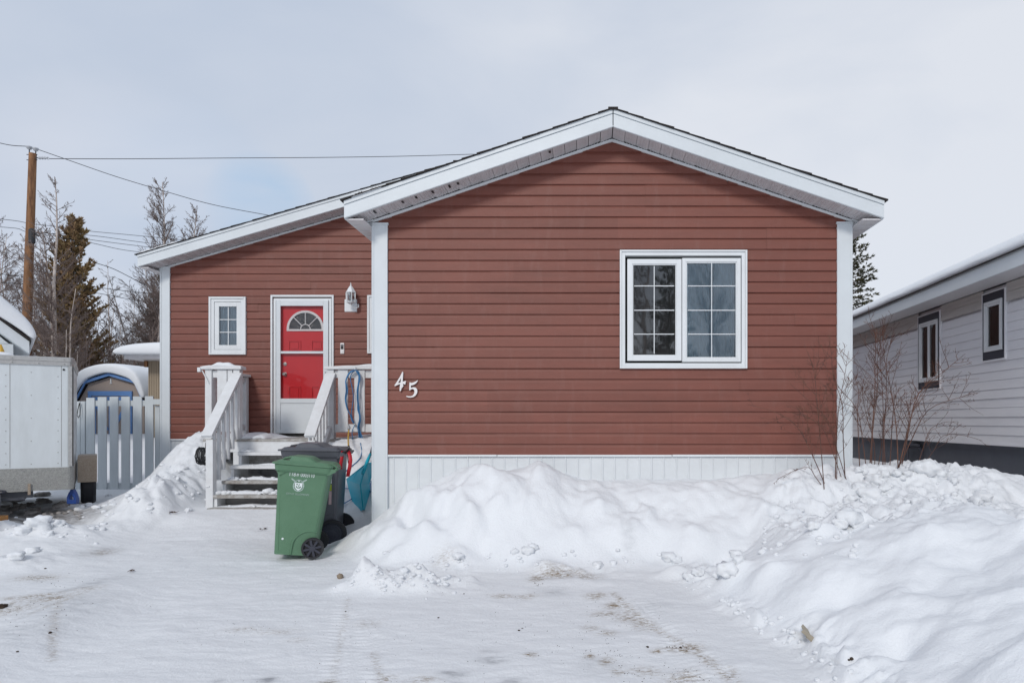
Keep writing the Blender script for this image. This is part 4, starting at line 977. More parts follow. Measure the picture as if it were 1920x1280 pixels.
# crest: ring, shield, crossed bars, crown bar
def flat(mb, pts, x, z, lift=.002):
    vs = []
    for (a, b) in pts:
        zz = z + b; vs.append((x + a, sy(zz) - lift, zz))
    mb.add(vs, [tuple(range(len(vs)))])
k = LMB(); cx_, cz_ = -.035, .672
A = np.linspace(0, 2 * math.pi, 25)
for a, b in zip(A[:-1], A[1:]):
    if a < 2.2 and a > .9: continue
    flat(k, [(.050 * math.cos(a), .056 * math.sin(a)), (.050 * math.cos(b), .056 * math.sin(b)), (.040 * math.cos(b), .046 * math.sin(b)), (.040 * math.cos(a), .046 * math.sin(a))], cx_, cz_)
for s_ in (-1, 1): flat(k, [(s_ * .020, .034), (s_ * .026, .044), (s_ * .066, .068), (s_ * .068, .056), (s_ * .040, .036)], cx_, cz_)
A = np.linspace(0, math.pi, 9)
for a, b in zip(A[:-1], A[1:]): flat(k, [(.03 * math.cos(a), .036 + .022 * math.sin(a)), (.03 * math.cos(b), .036 + .022 * math.sin(b)), (.022 * math.cos(b), .036 + .015 * math.sin(b)), (.022 * math.cos(a), .036 + .015 * math.sin(a))], cx_, cz_)
k.build('crest_ring', M['printdim'], gb, recalc=False)
k = LMB()
flat(k, [(-.033, .028), (.033, .028), (.033, -.012), (.018, -.034), (0, -.046), (-.018, -.034), (-.033, -.012)], cx_, cz_, .0024)
flat(k, [(-.008, .042), (.008, .042), (.008, .049), (-.008, .049)], cx_, cz_, .0024)
k.build('crest_shield', M['print'], gb, recalc=False)
k = LMB()
for p in ([(-.022, .018), (-.010, .020), (-.006, .010), (-.016, .004)], [(.004, .020), (.009, .018), (.004, -.006), (-.004, -.010)], [(-.026, -.008), (-.016, -.002), (-.008, -.016), (.006, -.014), (.016, -.004), (.026, -.010), (.012, -.024), (-.012, -.024)]): flat(k, p, cx_, cz_, .0032)
k.build('crest_figure', M['green'], gb, recalc=False)
k = LMB(); k.lathe((-.125, sy(.16) - .001, .165), [(.010, 0), (.010, -.003)], 12, 'y'); k.build('rivet', M['print'], gb)
kb, sy = make_bin('wheelie_bin', 'larger dark grey wheeled bin with a striped side sticker, standing behind the green bin', (-2.86, 7.34, .10), 10, 1.2, M['grey'], 1.075, (-.25, .185), (-.33, .215), .235, .275, .145, 3, (-.385, .235))
k = LMB(); sl_ = .0
def strip(z0, z1, m, x0=.120, x1=.148, lift=.003, nm='sticker'):
    q = LMB(); q.add([(x0, sy(z0) - lift, z0), (x1, sy(z0) - lift, z0), (x1, sy(z1) - lift, z1), (x0, sy(z1) - lift, z1)], [(0, 1, 2, 3)]); return q.build(nm, m, kb, recalc=False)
M['lime'] = mat('lime_print', (.35, .45, .03), .5, .05); M['pinkp'] = mat('faded_pink_print', (.50, .36, .37), .5, .1, 20)
st_ = strip(.66, .86, M['print']); strip(.585, .65, M['lime']); strip(.44, .58, M['pinkp'])
q = LMB(); rq = random.Random(3)
for i in range(8):
    z = .68 + i * .017 + (0.01 if i > 3 else 0); q.add([(.124, sy(z) - .0036, z), (.144, sy(z) - .0036, z), (.144, sy(z) - .0036, z + .011), (.124, sy(z) - .0036, z + .011)], [(0, 1, 2, 3)])
q.build('sticker_print', M['black'], kb, recalc=False)
q = LMB(); rq = random.Random(3)
for i in range(8):
    z = .684 + i * .017 + (0.01 if i > 3 else 0); a = rq.uniform(.127, .132); q.add([(a, sy(z) - .0042, z), (a + .009, sy(z) - .0042, z), (a + .009, sy(z) - .0042, z + .004), (a, sy(z) - .0042, z + .004)], [(0, 1, 2, 3)])
q.build('sticker_letter', M['print'], kb, recalc=False)

# ------------------------------------------------------------------ snow scoop
sc = thing('snow_scoop', 'teal plastic snow scoop leaning upright beside the corner of the house', 'snow scoop', tuple(P(675, 955, 7.75)))
o = (480, 820)
def sp_(cx, cy, D): return P(o[0] + cx / 5.12, o[1] + cy / 5.12, D)
a, b, c_, d_, e_ = sp_(872, 400, 8.02), sp_(1055, 255, 7.80), sp_(1002, 455, 7.70), sp_(1030, 695, 7.72), sp_(955, 716, 7.95)
f_, g_, h_ = sp_(1150, 235, 8.0), sp_(1085, 440, 8.10), sp_(1108, 668, 8.12)
k = MB(); k.add([a, b, c_, d_, e_, f_, g_, h_], [(0, 1, 2), (0, 2, 3, 4), (1, 5, 6, 2), (2, 6, 7, 3)])
ob = k.build('blade', M['teal'], sc, recalc=True); so_ = ob.modifiers.new('t', 'SOLIDIFY'); so_.thickness = .010; so_.offset = 0
k = MB(); k.tube([b, c_, d_], .009, 6); k.tube([a, b, f_], .009, 6); k.tube([a, e_], .008, 6); k.tube([f_, g_, h_], .008, 6)
for t_ in (.3, .6): k.tube([a.lerp(b, t_), (c_.lerp(a, t_)).lerp(a.lerp(b, t_), .15), e_.lerp(d_, 1 - t_)], .006, 5)
k.build('blade_edge', M['teal'], sc, smooth=True)
h0, h1, h2 = c_.lerp(b, .55) + Vector((0, -.02, 0)), sp_(1098, 160, 7.98), sp_(1160, -60, 8.25)
k = MB(); k.tube([h0, b.lerp(h1, .4), h1], [.020, .020, .017], 8); k.build('socket', M['teal'], sc, smooth=True)
k = MB(); k.tube([h1, h2], .0125, 8); k.build('handle', M['ndark'], sc, smooth=True)

# ------------------------------------------------------------------ cords
def smooth_pts(pts, n=5):
    out = []
    for i in range(len(pts) - 1):
        p0, p1, p2, p3 = pts[max(i - 1, 0)], pts[i], pts[i + 1], pts[min(i + 2, len(pts) - 1)]
        for j in range(n):
            t = j / n
            out.append(.5 * ((2 * p1) + (p2 - p0) * t + (2 * p0 - 5 * p1 + 4 * p2 - p3) * t * t + (3 * p1 - p0 - 3 * p2 + p3) * t ** 3))
    out.append(pts[-1]); return out
def q8(pts, D, jit=0, rg=None): return smooth_pts([P(600 + (x + (rg.uniform(-jit, jit) if rg and i else 0)) / 4, 660 + y / 4, D + (rg.uniform(-.03, .03) if rg else 0)) for i, (x, y) in enumerate(pts)])
rg = random.Random(8)
k = MB()
L1 = [(265, 135), (240, 142), (215, 165), (198, 220), (202, 290), (192, 350), (203, 420), (222, 470), (248, 520), (262, 545)]
R1 = [(265, 135), (285, 150), (298, 200), (284, 280), (280, 350), (290, 430), (298, 500), (288, 560), (300, 640), (296, 720), (288, 790), (302, 850)]
for _ in range(4): k.tube(q8(L1, 9.235, 7, rg), .0062, 5)
k.tube(q8([(265, 135), (238, 160), (228, 200), (240, 260), (250, 330), (243, 400), (236, 470), (262, 545)], 9.235), .0062, 5)
for _ in range(5): k.tube(q8(R1, 9.235, 8, rg), .0062, 5)
k.tube(q8([(300, 590), (325, 660), (350, 725), (325, 790), (302, 850)], 9.2), .006, 5)
k.tube(q8([(262, 545), (240, 600), (250, 690), (236, 760), (234, 900)], 9.1), .0055, 5)
xc = thing('extension_cord', 'looped blue extension cord hanging over the right porch railing and trailing onto the snow', 'cord', tuple(P(666, 692, 9.23)))
k.build('cord_loops', M['blue_cord'], xc, smooth=True)
def on_snow(pts, off=.012):
    out = []
    for (x, y) in pts: out.append(Vector((x, y, hz(x, y) + off)))
    return smooth_pts(out, 4)
k = MB()
for r_, (cx, cy) in ((.13, (-2.98, 7.95)), (.16, (-2.92, 8.02)), (.10, (-3.03, 7.9)), (.12, (-2.55, 8.15))):
    k.tube(on_snow([(cx + r_ * 1.2 * math.cos(t) + rg.uniform(-.02, .02), cy + r_ * .7 * math.sin(t)) for t in np.linspace(0, 6.3, 14)], .014 + r_ * .1), .006, 5)
k.tube(on_snow([(-2.95, 8.9), (-2.85, 8.6), (-3.0, 8.3), (-2.95, 8.05)]), .006, 5); k.tube(on_snow([(-2.50, 8.9), (-2.45, 8.5), (-2.6, 8.25), (-2.5, 8.0)]), .006, 5)
k.build('cord_coil', M['blue_cord'], xc, smooth=True)
k = MB(); p = P(666.5, 691, 9.24); k.tube([p + Vector((0, .04, .02)), p + Vector((0, .0, .02)), p + Vector((0, -.02, -.01)), p + Vector((0, -.01, -.03))], .005, 5); k.build('hook', M['white'], xc)
k = MB(); p = P(673, 862, 9.15); k.tube([p + Vector((0, 0, .06)), p + Vector((.0, 0, .02)), p + Vector((0, 0, -.05))], [.010, .022, .014], 8)
p = P(666, 796, 9.2); k.tube([p + Vector((-.02, 0, .02)), p, p + Vector((.01, 0, -.03))], [.008, .014, .012], 8); k.build('plug', M['steel'], xc, smooth=True)
yc = thing('yellow_cord', 'short yellow cord hanging from the porch railing above the grey bin', 'cord', tuple(P(654, 800, 9.2)))
k = MB(); pts = [P(654, 806, 9.2), P(653, 822, 8.7), P(653.5, 838, 8.0)]; k.tube(smooth_pts(pts), .010, 6); k.build('cord', M['yellow'], yc, smooth=True)
k = MB(); k.tube([P(654, 797, 9.21), P(654, 802, 9.2), P(654, 806, 9.2)], [.012, .026, .014], 8); k.build('plug', M['insul'], yc, smooth=True)
rb = thing('red_strap', 'two red fabric strap ends hanging from the back handle of the grey bin', 'strap', tuple(P(652, 845, 7.12)))
def ribbon(pts, w, nm='strap_end'):
    q = MB(); vs = []
    for (x, y, D) in pts: vs += [P(x - w / 2, y, D), P(x + w / 2, y, D + .02)]
    q.add(vs, [(2 * i, 2 * i + 1, 2 * i + 3, 2 * i + 2) for i in range(len(pts) - 1)])
    ob = q.build(nm, M['ribbon'], rb, smooth=True); s = ob.modifiers.new('t', 'SOLIDIFY'); s.thickness = .003
ribbon([(642.5, 845, 7.12), (641, 858, 7.10), (639, 868, 7.1), (638.5, 879, 7.11)], 6)
ribbon([(652, 843, 7.12), (656, 852, 7.09), (657.5, 862, 7.07), (656, 874, 7.07), (652, 893, 7.09)], 7)
k = MB(); k.tube([P(640, 848, 7.14), P(648, 847, 7.10), P(654, 842, 7.12), P(654, 836, 7.2)], .011, 6); k.tube([P(652, 846, 7.11), P(652, 858, 7.11), P(653, 868, 7.11)], .006, 6)
k.build('strap_knot', M['black'], rb, smooth=True)
# black coil hung on the left side of the stairs
hc = thing('hose_coil', 'black ribbed coil of cable hanging beside the lower left stair post', 'cable', (-4.84, 8.62, .95))
k = MB()
for i in range(7):
    xo = -4.890 + .0165 * i; k.tube([(xo + rg.uniform(-.004, .004), 8.62 + .09 * math.cos(t), .965 + rg.uniform(-.008, .008) + .105 * math.sin(t)) for t in np.linspace(0, 2 * math.pi, 17)], .0072, 6, False)
k.tube([(-4.80, 8.60, 1.06), (-4.785, 8.58, 1.13), (-4.75, 8.56, 1.17)], .008, 5)
k.build('coil', M['black'], hc, smooth=True)

# ------------------------------------------------------------------ trailer
tr = thing('cargo_trailer', 'white enclosed cargo trailer with aluminium trim and tread plate guard beside the fence', 'trailer', (-6.235, 8.28, .0), (0, R(0), R(35.6)))
# local: x = to the right along the nose, y = back along the body
W_, Lb, zb0, zt0 = 1.55, 2.2, .60, 2.17
k = LMB(); k.loft([rrect(-W_, 0, 0, Lb, .05, zb0, 4), rrect(-W_, 0, 0, Lb, .05, zt0 - .06, 4)]); k.build('body', M['trailer'], tr)
k = LMB(); k.loft([rrect(-W_ - .012, .012, -.012, Lb, .06, zt0 - .10, 4), rrect(-W_ - .012, .012, -.012, Lb, .06, zt0 - .055, 4), rrect(-W_ - .018, .018, -.018, Lb, .06, zt0 - .050, 4), rrect(-W_ - .018, .018, -.018, Lb, .06, zt0 - .005, 4), rrect(-W_, 0, 0, Lb, .06, zt0 + .003, 4)])
k.build('roof_rail', M['alu'], tr)
k = LMB(); k.loft([rrect(-W_ - .010, .010, -.010, Lb + .01, .055, zb0 - .02, 4), rrect(-W_ - .010, .010, -.010, Lb + .01, .055, zb0 + .25, 4)]); k.build('stone_guard', M['guard'], tr)
k = LMB(); 
k.tube([(0, .02 + .035, z) for z in (zb0, zt0 - .1)], .0, 4) if 0 else None
k.loft([rrect(-.055, .009, -.009, .055, .05, zb0 + .26, 4), rrect(-.055, .009, -.009, .055, .05, zt0 - .10, 4)]); k.build('corner_trim', M['alu'], tr)
k = LMB()   # rivets and seams
for x in (-.14, -.39, -.62, -.90, -1.15):
    zz = np.arange(zb0 + .30, zt0 - .12, .13) if x in (-.14, -.62, -1.15) else np.arange(zb0 + .30, zt0 - .12, .27)
    for z in zz: k.lathe((x, -.0, z), [(.006, .002), (.006, -.002), (.003, -.004)], 6, 'y')
for x in np.arange(-.08, -1.5, -.24):
    for z in (zt0 - .08, zt0 - .03): k.lathe((x, -.02, z), [(.006, .01), (.006, -.0), (.003, -.003)], 6, 'y')
for z in np.arange(zb0 + .1, zt0 - .1, .07): k.lathe((-.012, -.0, z), [(.004, .0), (.004, -.012)], 5, 'y')
k.build('rivet', M['steel'], tr)
k = LMB(); 
for x in (-.11, -.585, -1.12): k.box(x, x + .004, -.0022, .0, zb0 + .26, zt0 - .1)
k.build('panel_seam', M['wood_grey'], tr)
k = LMB(); k.lathe((-.085, 0, zt0 - .145), [(.012, 0), (.012, -.006), (.005, -.006)], 12, 'y'); k.build('marker', M['black'], tr)
k = LMB(); k.box(-1.2, -.38, .05, .15, zb0 - .10, zb0 - .022); k.bar((-.7, .0, zb0 - .09), (-.62, -1.1, zb0 - .12), .08, .08); k.bar((-.9, .1, zb0 - .09), (-.80, -1.15, zb0 - .12), .06, .08); k.box(-1.0, -.45, .0, .9, zb0 - .12, zb0 - .09); k.build('chassis', M['grey'], tr)
k = LMB(); k.box(-.42, -.395, -.03, .02, zb0 - .06, zb0 + .07); k.build('bracket', M['mudguard'], tr)
# jack hoop near the left edge
k = LMB()
k.tube([(-.68 + .07 * math.cos(t), -.13 + .07 * math.sin(t), zb0 - .005 + .01 * math.sin(t)) for t in np.linspace(0, 2 * math.pi, 17)], .012, 6); k.tube([(-.68, -.13, zb0 - .01), (-.68, -.13, zb0 - .32)], .018, 8)
k.build('jack', M['ndark'], tr, smooth=True)
for side, x0 in ((1, .03), (-1, -W_ - .03)):
    x1 = x0 + .21 * side; lo, hi = min(x0, x1), max(x0, x1); yc_ = 1.20
    k = LMB(); A = np.linspace(R(10), R(170), 13); pr = [(yc_ - .40, .60), (yc_ - .36, .90), (yc_ - .30, .945), (yc_ + .30, .945), (yc_ + .36, .90), (yc_ + .40, .60), (yc_ + .385, .60), (yc_ + .35, .885), (yc_ + .29, .93), (yc_ - .29, .93), (yc_ - .35, .885), (yc_ - .385, .60)]
    k.prism(pr, lo, hi, 'x'); k.build('mudguard', M['mudguard'], tr, bevel=.006)
    k = LMB(); k.lathe((lo + .03, yc_, .56), [(.14, 0), (.25, .0), (.28, .03), (.28, .14), (.25, .17), (.14, .17)], 32, 'x'); wh = k.build('wheel', M['tyre'], tr, bevel=.004)
    k = LMB(); k.lathe((lo + .03, yc_, .56), [(.05, .175), (.14, .16), (.14, .02), (.05, .0)], 20, 'x'); k.build('hub', M['steel'], wh)
k = LMB(); k.box(-W_, 0, 1.15, 1.25, .52, .58); k.build('axle', M['black'], tr)
k = LMB(); rings = []
rgt = random.Random(5)
for (ins, z) in ((.01, 0), (.03, .05), (.10, .085), (.25, .10)): rings.append([(p[0] + rgt.uniform(-.01, .01), p[1] + rgt.uniform(-.01, .01), zt0 + .002 + z) for p in rrect(-W_ + ins, -ins - .55, .55 + ins, Lb - ins, .1, 0, 6)])
k.loft(rings); k.build('roof_snow_patch', M['snow'], tr, smooth=True)

# jug by the trailer wheel
jp = P(137, 944, 8.35)
jg = thing('washer_fluid_jug', 'dark blue plastic jug with a handle hole, standing in snow before the trailer wheel', 'jug', (jp.x, jp.y, jp.z))
k = LMB()
def jr(hw, hd, z, xo=0): return rrect(-hw + xo, hw + xo, -hd, hd, min(hw, hd) * .5, z, 3)
outer = [(-.065, 0), (.065, 0), (.07, .04), (.062, .09), (.035, .155), (.022, .165), (.022, .185), (-.022, .185), (-.022, .165), (-.04, .15), (-.068, .09), (-.07, .04)]
hole = [(-.028, .055), (.030, .055), (.026, .075), (.008, .115), (-.010, .115), (-.028, .085)]
import bmesh
bm = bmesh.new()
for lp in (outer, hole):
    vs = [bm.verts.new((a * 1.0, -.035, b)) for a, b in lp]
    for i in range(len(vs)): bm.edges.new((vs[i], vs[(i + 1) % len(vs)]))
bmesh.ops.triangle_fill(bm, use_beauty=True, edges=bm.edges[:])
r_ = bmesh.ops.extrude_face_region(bm, geom=bm.faces[:])
for v in r_['geom']:
    if isinstance(v, bmesh.types.BMVert): v.co.y = .035
bm.verts.index_update(); k.add([tuple(v.co) for v in bm.verts], [tuple(v.index for v in f.verts) for f in bm.faces]); bm.free()
k.build('body', M['blue_jug'], jg, bevel=.008); jg.scale = (.85, .85, .95)
k = LMB(); k.lathe((0, 0, .185), [(.024, 0), (.024, .03), (.018, .034)], 12); k.build('cap', M['black'], jg)
wb = MB(); p = P(1, 985, 7.25); p.z = max(p.z, hz(p.x, p.y)); wb.box(p.x - .12, p.x + .032, p.y - .05, p.y + .06, p.z - .08, p.z + .07)
for i in range(3): wb.box(p.x - .118, p.x + .034, p.y - .052, p.y + .058, p.z - .05 + i * .04, p.z - .048 + i * .04)
tag(wb.build('wood_block', M['orange_wood'], bevel=.004), 'orange brown wooden block at the left edge beside the snow lump', 'wood')

# ------------------------------------------------------------------ fence
DF_ = 10.7
fe = thing('picket_fence', 'white board fence and gate between the trailer and the red house', 'fence', (PX(230, DF_), DF_, .3))
def fp(x0, x1, y0, y1, nm='picket', yo=0, mm='fence'):
    q = MB(); q.box(PX(x0, DF_), PX(x1, DF_), DF_ + yo, DF_ + yo + .019, PZ(y1, DF_), PZ(y0, DF_)); q.build(nm, M[mm], fe, bevel=.003)
for (a, b, t_) in ((161.5, 177, 745.5), (183, 199.3, 744), (205.3, 221, 743.5), (227, 243, 743.2), (249, 265.5, 743), (271.5, 287, 742.5)): fp(a, b, t_, 929)
for (a, b) in ((140, 149), (150, 158)): fp(a, b, 752, 933, yo=.01)
fp(120, 138.5, 750, 933, yo=.01); fp(100, 118, 750, 933, yo=.01)
fp(288.5, 297.5, 760, 925, yo=.02); fp(298.5, 304, 759, 925, yo=.02)
fp(161, 288, 750.5, 761, 'rail', .021); fp(161, 288, 905, 925, 'rail', .021); fp(288.5, 304, 748, 758.5, 'rail', -.03)
q = MB(); q.bar((PX(163, DF_), DF_ + .045, PZ(900, DF_)), (PX(285, DF_), DF_ + .045, PZ(765, DF_)), .0, .0) if 0 else None
q = MB(); q.box(PX(155, DF_), PX(161, DF_), DF_ + .03, DF_ + .12, .1, PZ(752, DF_)); q.build('post', M['fence'], fe, bevel=.004)
q = MB(); q.tube([P(149, 755, DF_ - .02), P(146, 768, DF_ - .03), P(144.5, 778, DF_ - .03), P(147, 783, DF_ - .03), P(150, 777, DF_ - .03), P(150, 765, DF_ - .03), P(149.5, 755, DF_ - .02)], .006, 5); q.build('latch_cord', M['black'], fe, smooth=True)

# ------------------------------------------------------------------ shed and far buildings
DS = 19.0
def SX(a): return PX(a, DS)
def SZ(a): return PZ(a, DS)
sh = thing('garden_shed', 'small tan shed with blue trim and a barn shaped roof under thick snow', 'shed', (SX(209), DS, 1.0))
gam = [(143.5, 754), (165, 713), (209, 699), (256.5, 713), (273, 750)]
k = MB(); k.prism([(SX(148), .9)] + [(SX(a), SZ(b) - .04) for a, b in ((147, 752), (166, 717), (209, 703), (255, 717), (270, 750))] + [(SX(270), .9)], DS, DS + 2.4); k.build('wall', M['tan'], sh)
k = MB()
for (p, q) in zip(gam[:-1], gam[1:]): k.prism([(SX(p[0]), SZ(p[1])), (SX(q[0]), SZ(q[1])), (SX(q[0]), SZ(q[1]) - .085), (SX(p[0]), SZ(p[1]) - .085)], DS - .12, DS - .08)
k.build('fascia', M['blue_paint'], sh)
k = MB()
for (p, q) in zip(gam[:-1], gam[1:]): k.prism([(SX(p[0]), SZ(p[1]) + .03), (SX(q[0]), SZ(q[1]) + .03), (SX(q[0]), SZ(q[1]) + .002), (SX(p[0]), SZ(p[1]) + .002)], DS - .14, DS + 2.5)
k.build('roof', M['shingle'], sh)
k = MB(); x0, x1 = SX(167), SX(249); k.box(x0 + .09, x1 - .09, DS - .03, DS - .004, .9, SZ(742)); k.build('door', M['tan'], sh)
k = MB(); k.box(x0, x0 + .09, DS - .05, DS - .004, .9, SZ(733)); k.box(x1 - .09, x1, DS - .05, DS - .004, .9, SZ(733)); k.box(x0 + .09, x1 - .09, DS - .05, DS - .004, SZ(742), SZ(733))
k.box(SX(206.5), SX(210.5), DS - .055, DS - .031, .9, SZ(743)); k.box(x0 + .1, SX(206), DS - .055, DS - .031, SZ(750), SZ(744)); k.box(SX(211), x1 - .1, DS - .055, DS - .031, SZ(750), SZ(744)); k.box(SX(177), SX(182), DS - .055, DS - .031, .9, SZ(751)); k.box(SX(241), SX(246), DS - .055, DS - .031, .9, SZ(751))
k.bar((SX(183), DS - .042, SZ(800)), (SX(205), DS - .042, SZ(755)), .0, .0) if 0 else None
k.bar((SX(203), DS - .045, SZ(806)), (SX(184), DS - .045, SZ(760)), .08, .02, (0, 1, 0)); k.bar((SX(214), DS - .045, SZ(806)), (SX(238), DS - .045, SZ(760)), .08, .02, (0, 1, 0))
k.build('door_trim', M['blue_paint'], sh)
k = MB(); k.box(SX(207.5), SX(209.5), DS - .02, DS + .01, SZ(717), SZ(709)); k.box(SX(206.5), SX(210.5), DS - .02, DS + .01, SZ(719), SZ(717.5)); k.build('finial', M['white'], sh)
def snowcap(name, par, pin, pout, y0, y1, rnd=.12, tagit=None):
    """cap between inner roofline and outer snow line, rounded at both ends"""
    n = len(pin); k = MB(); rings = []
    for (yy, f) in ((y0, .72), (y0 + rnd * .25, .9), (y0 + rnd, 1.0), ((y0 + y1) / 2, 1.03), (y1 - rnd, 1.0), (y1, .75)):
        rings.append([(a, yy, b) for a, b in pin] + [(pin[n - 1 - i][0] + (pout[n - 1 - i][0] - pin[n - 1 - i][0]) * f, yy, pin[n - 1 - i][1] + (pout[n - 1 - i][1] - pin[n - 1 - i][1]) * f) for i in range(n)])
    k.loft(rings, caps=False)
    n0 = len(k.v); m2 = 2 * n
    for base_, fl in ((0, False), (n0 - m2, True)):
        for i in range(n - 1):
            q = (base_ + i, base_ + i + 1, base_ + m2 - 2 - i, base_ + m2 - 1 - i); k.f.append(q[::-1] if fl else q)
    o_ = k.build(name, M['snow'], par, smooth=True)
    s_ = o_.modifiers.new('s', 'SUBSURF'); s_.levels = 2; s_.render_levels = 2
    return o_
pin = [(143.5, 752), (150, 738), (165, 711), (187, 704), (209, 697), (232, 704), (256.5, 711), (266, 732), (273, 748)]
pout = [(140, 735), (141, 714), (152, 694), (178, 684), (207, 679.5), (240, 683), (262, 695), (271, 712), (283, 744)]
snowcap('snow_cover', sh, [(SX(a), SZ(b)) for a, b in pin], [(SX(a), SZ(b)) for a, b in pout], DS - .22, DS + 2.6, .18)
# tan house at the right of the shed
DT = 17.0
def TX(a): return PX(a, DT)
def TZ(a): return PZ(a, DT)
th = thing('tan_house', 'tan clad building with deep snow on its flat eave, half hidden behind the red house', 'building', (TX(300), DT, 1.0))
k = MB(); k.box(TX(278), TX(420), DT, DT + 5, .9, TZ(676))
for a in np.arange(279, 330, 4.2): k.box(TX(a), TX(a) + .02, DT - .012, DT, .9, TZ(677))
k.build('wall', M['beige'], th)
k = MB(); k.box(TX(258), TX(430), DT - .5, DT + 5.4, TZ(676.2), TZ(669)); k.build('fascia', M['soffit'], th, bevel=.01)
k = MB(); k.box(TX(272.5), TX(277.5), DT - .05, DT + .05, TZ(688), TZ(676.5)); k.build('beam_end', M['pole'], th)
snowcap('snow_cover', th, [(TX(a), TZ(b)) for a, b in ((246, 668), (262, 669), (300, 669), (360, 669), (440, 669))], [(TX(a), TZ(b)) for a, b in ((243, 662), (252, 650), (300, 644), (360, 643), (445, 650))], DT - .7, DT + 5.6, .4)
# white house on the far left
DH = 14.0
lh = thing('white_house', 'white neighbouring house at the left edge with thick snow sliding off its roof', 'house', (PX(55, 14.0), 14.0, 0), (0, 0, R(40.5)))
MB.local = True; DH = .32
xe, ze = 0, PZ(640, 14.0); sl2 = .86; xr = -.27; xa_ = xe - 3.2
def rz(x): return ze + (xe - x) * sl2 if x > xa_ else ze + (xe - xa_) * sl2 - (xa_ - x) * sl2
xl = 2 * xa_ - xr
k = MB(); siding(k, (0, DH, 0), (1, 0, 0), (0, -1, 0), xl, xr - .06, .6, 5.4, lambda z: (xa_ - max(0, (rz(xa_) - .30 - z)) / sl2 if z > ze - .2 else -99, xa_ + max(0, (rz(xa_) - .30 - z)) / sl2 if z > ze - .2 else 99), course=.20)
k.prism([(xl + .01, .5), (xr - .01, .5), (xr - .01, rz(xr) - .30), (xa_, rz(xa_) - .31), (xl + .01, rz(xr) - .30)], DH + .02, DH + 8); k.build('wall', M['trailer'], lh, recalc=False)
k = MB(); k.box(xr - .06, xr + .02, DH - .02, DH + .06, .5, rz(xr) - .28); k.build('corner_trim', M['trim'], lh)
k = MB()
for s_ in (1, -1):
    X_ = lambda x: x if s_ > 0 else 2 * xa_ - x
    k.prism([(X_(xe), ze), (xa_ + .001 * s_, rz(xa_)), (xa_ + .001 * s_, rz(xa_) - .26), (X_(xe), ze - .24)], DH - .32, DH - .29)
k.build('fascia', M['trim'], lh)
k = MB()
for s_ in (1, -1):
    X_ = lambda x: x if s_ > 0 else 2 * xa_ - x
    k.prism([(X_(xe + .03), ze - .01), (xa_, rz(xa_) + .01), (xa_, rz(xa_) + .04), (X_(xe + .03), ze + .03)], DH - .36, DH + 8.2)
    so2 = MB(); so2.prism([(X_(xe - .01), ze - .24), (xa_, rz(xa_) - .27), (xa_, rz(xa_) - .26), (X_(xe), ze - .22)], DH - .28, DH + 8.1); so2.build('soffit', M['trim'], lh)
k.build('roof', M['shingle'], lh)
for s_ in (1, -1):
    X_ = lambda x: x if s_ > 0 else 2 * xa_ - x
    ts = [0, .03, .09, .2, .35, .55, .8, 1.0]; rgx = random.Random(2)
    pin = [(X_(xe + .05 - (xe - xa_) * t), ze + .04 + (xe - xa_) * t * sl2 + (.0 if t == 0 else rgx.uniform(-.05, .02))) for t in ts]
    pout = [(X_(xe + .10 - (xe - xa_) * t + .05), ze + (xe - xa_) * t * sl2 + (.10, .30, .38, .42, .46, .50, .50, .48)[i]) for i, t in enumerate(ts)]
    snowcap('snow_cover', lh, pin, pout, DH - .42, DH + 8.3, .3)
MB.local = False
ms = MB(); p = P(3.5, 668, 12.6); ms.tube([p + Vector((0, 0, -1.6)), p + Vector((.0, 0, .0))], [.02, .045], 8); ms.tube([p, p + Vector((-.01, 0, .10)), p + Vector((-.02, 0, .22))], [.05, .045, .012], 8)
tag(ms.build('marker_stake', M['yellow'], smooth=True), 'yellow tipped stake rising above the trailer roof in front of the white house', 'stake')

# ------------------------------------------------------------------ neighbour house on the right
nb = thing('grey_house', 'long pale grey sided house on the right with charcoal window trim and snowy roof', 'house', (4.877, 0, 0), (0, 0, -.031))
k = LMB(); Y0, Y1 = 4.6, 24.0; zf, zs = 1.12, 3.09
def nD(px): return 4.877 / ((px - VX) / F - .031)     # depth where the wall crosses a photo column
NW = [(nD(1765.5), nD(1723.5), 1.88, 3.035), (nD(1888.5), nD(1844.5), 2.165, 3.045)]
prn = [(0, .012), (.93, .004), (1, .0)]
class _: pass
siding(k, (0, Y1, 0), (0, -1, 0), (-1, 0, 0), 0, Y1 - Y0, zf, 2.86, lambda z: (0, 99), [(Y1 - b + .02, Y1 - a - .02, c0 + .02, c1) for a, b, c0, c1 in NW], seams=[(Y1 - 9.3, 3, 3), (Y1 - 7.4, 8, 9), (Y1 - 12, 5, 6)], prof=prn, course=.1143)
k.build('wall', M['nsiding'], nb, recalc=False)
k = LMB()
zc = [2.862, 2.975, 3.09]
for a, b in zip(zc[:-1], zc[1:]):
    ys_ = sorted([Y0] + [v for w in NW for v in (w[0], w[1])] + [Y1])
    for j in range(0, len(ys_), 2): k.box(-.014, .0, ys_[j] + .002, ys_[j + 1] - .002, a + .003, b)
k.build('frieze_board', M['nboard'], nb)
k = LMB(); k.box(.02, 5.0, Y0 + .02, Y1, zf, 3.09); k.prism([(.02, 3.09), (5.0, 3.09), (2.5, 4.2)], Y0 + .02, Y1); k.build('wall_core', M['nsiding'], nb) if 0 else k.build('end_wall', M['nsiding'], nb)
k = LMB(); k.box(.035, 4.99, Y0, Y1, -.1, zf - .004); k.build('foundation', M['nfound'], nb)
k = LMB(); k.box(-.022, .03, Y0, Y1, zf - .02, zf + .002); k.build('drip_cap', M['nsiding'], nb)
rk = random.Random(6)
k = LMB(); xo = -.385
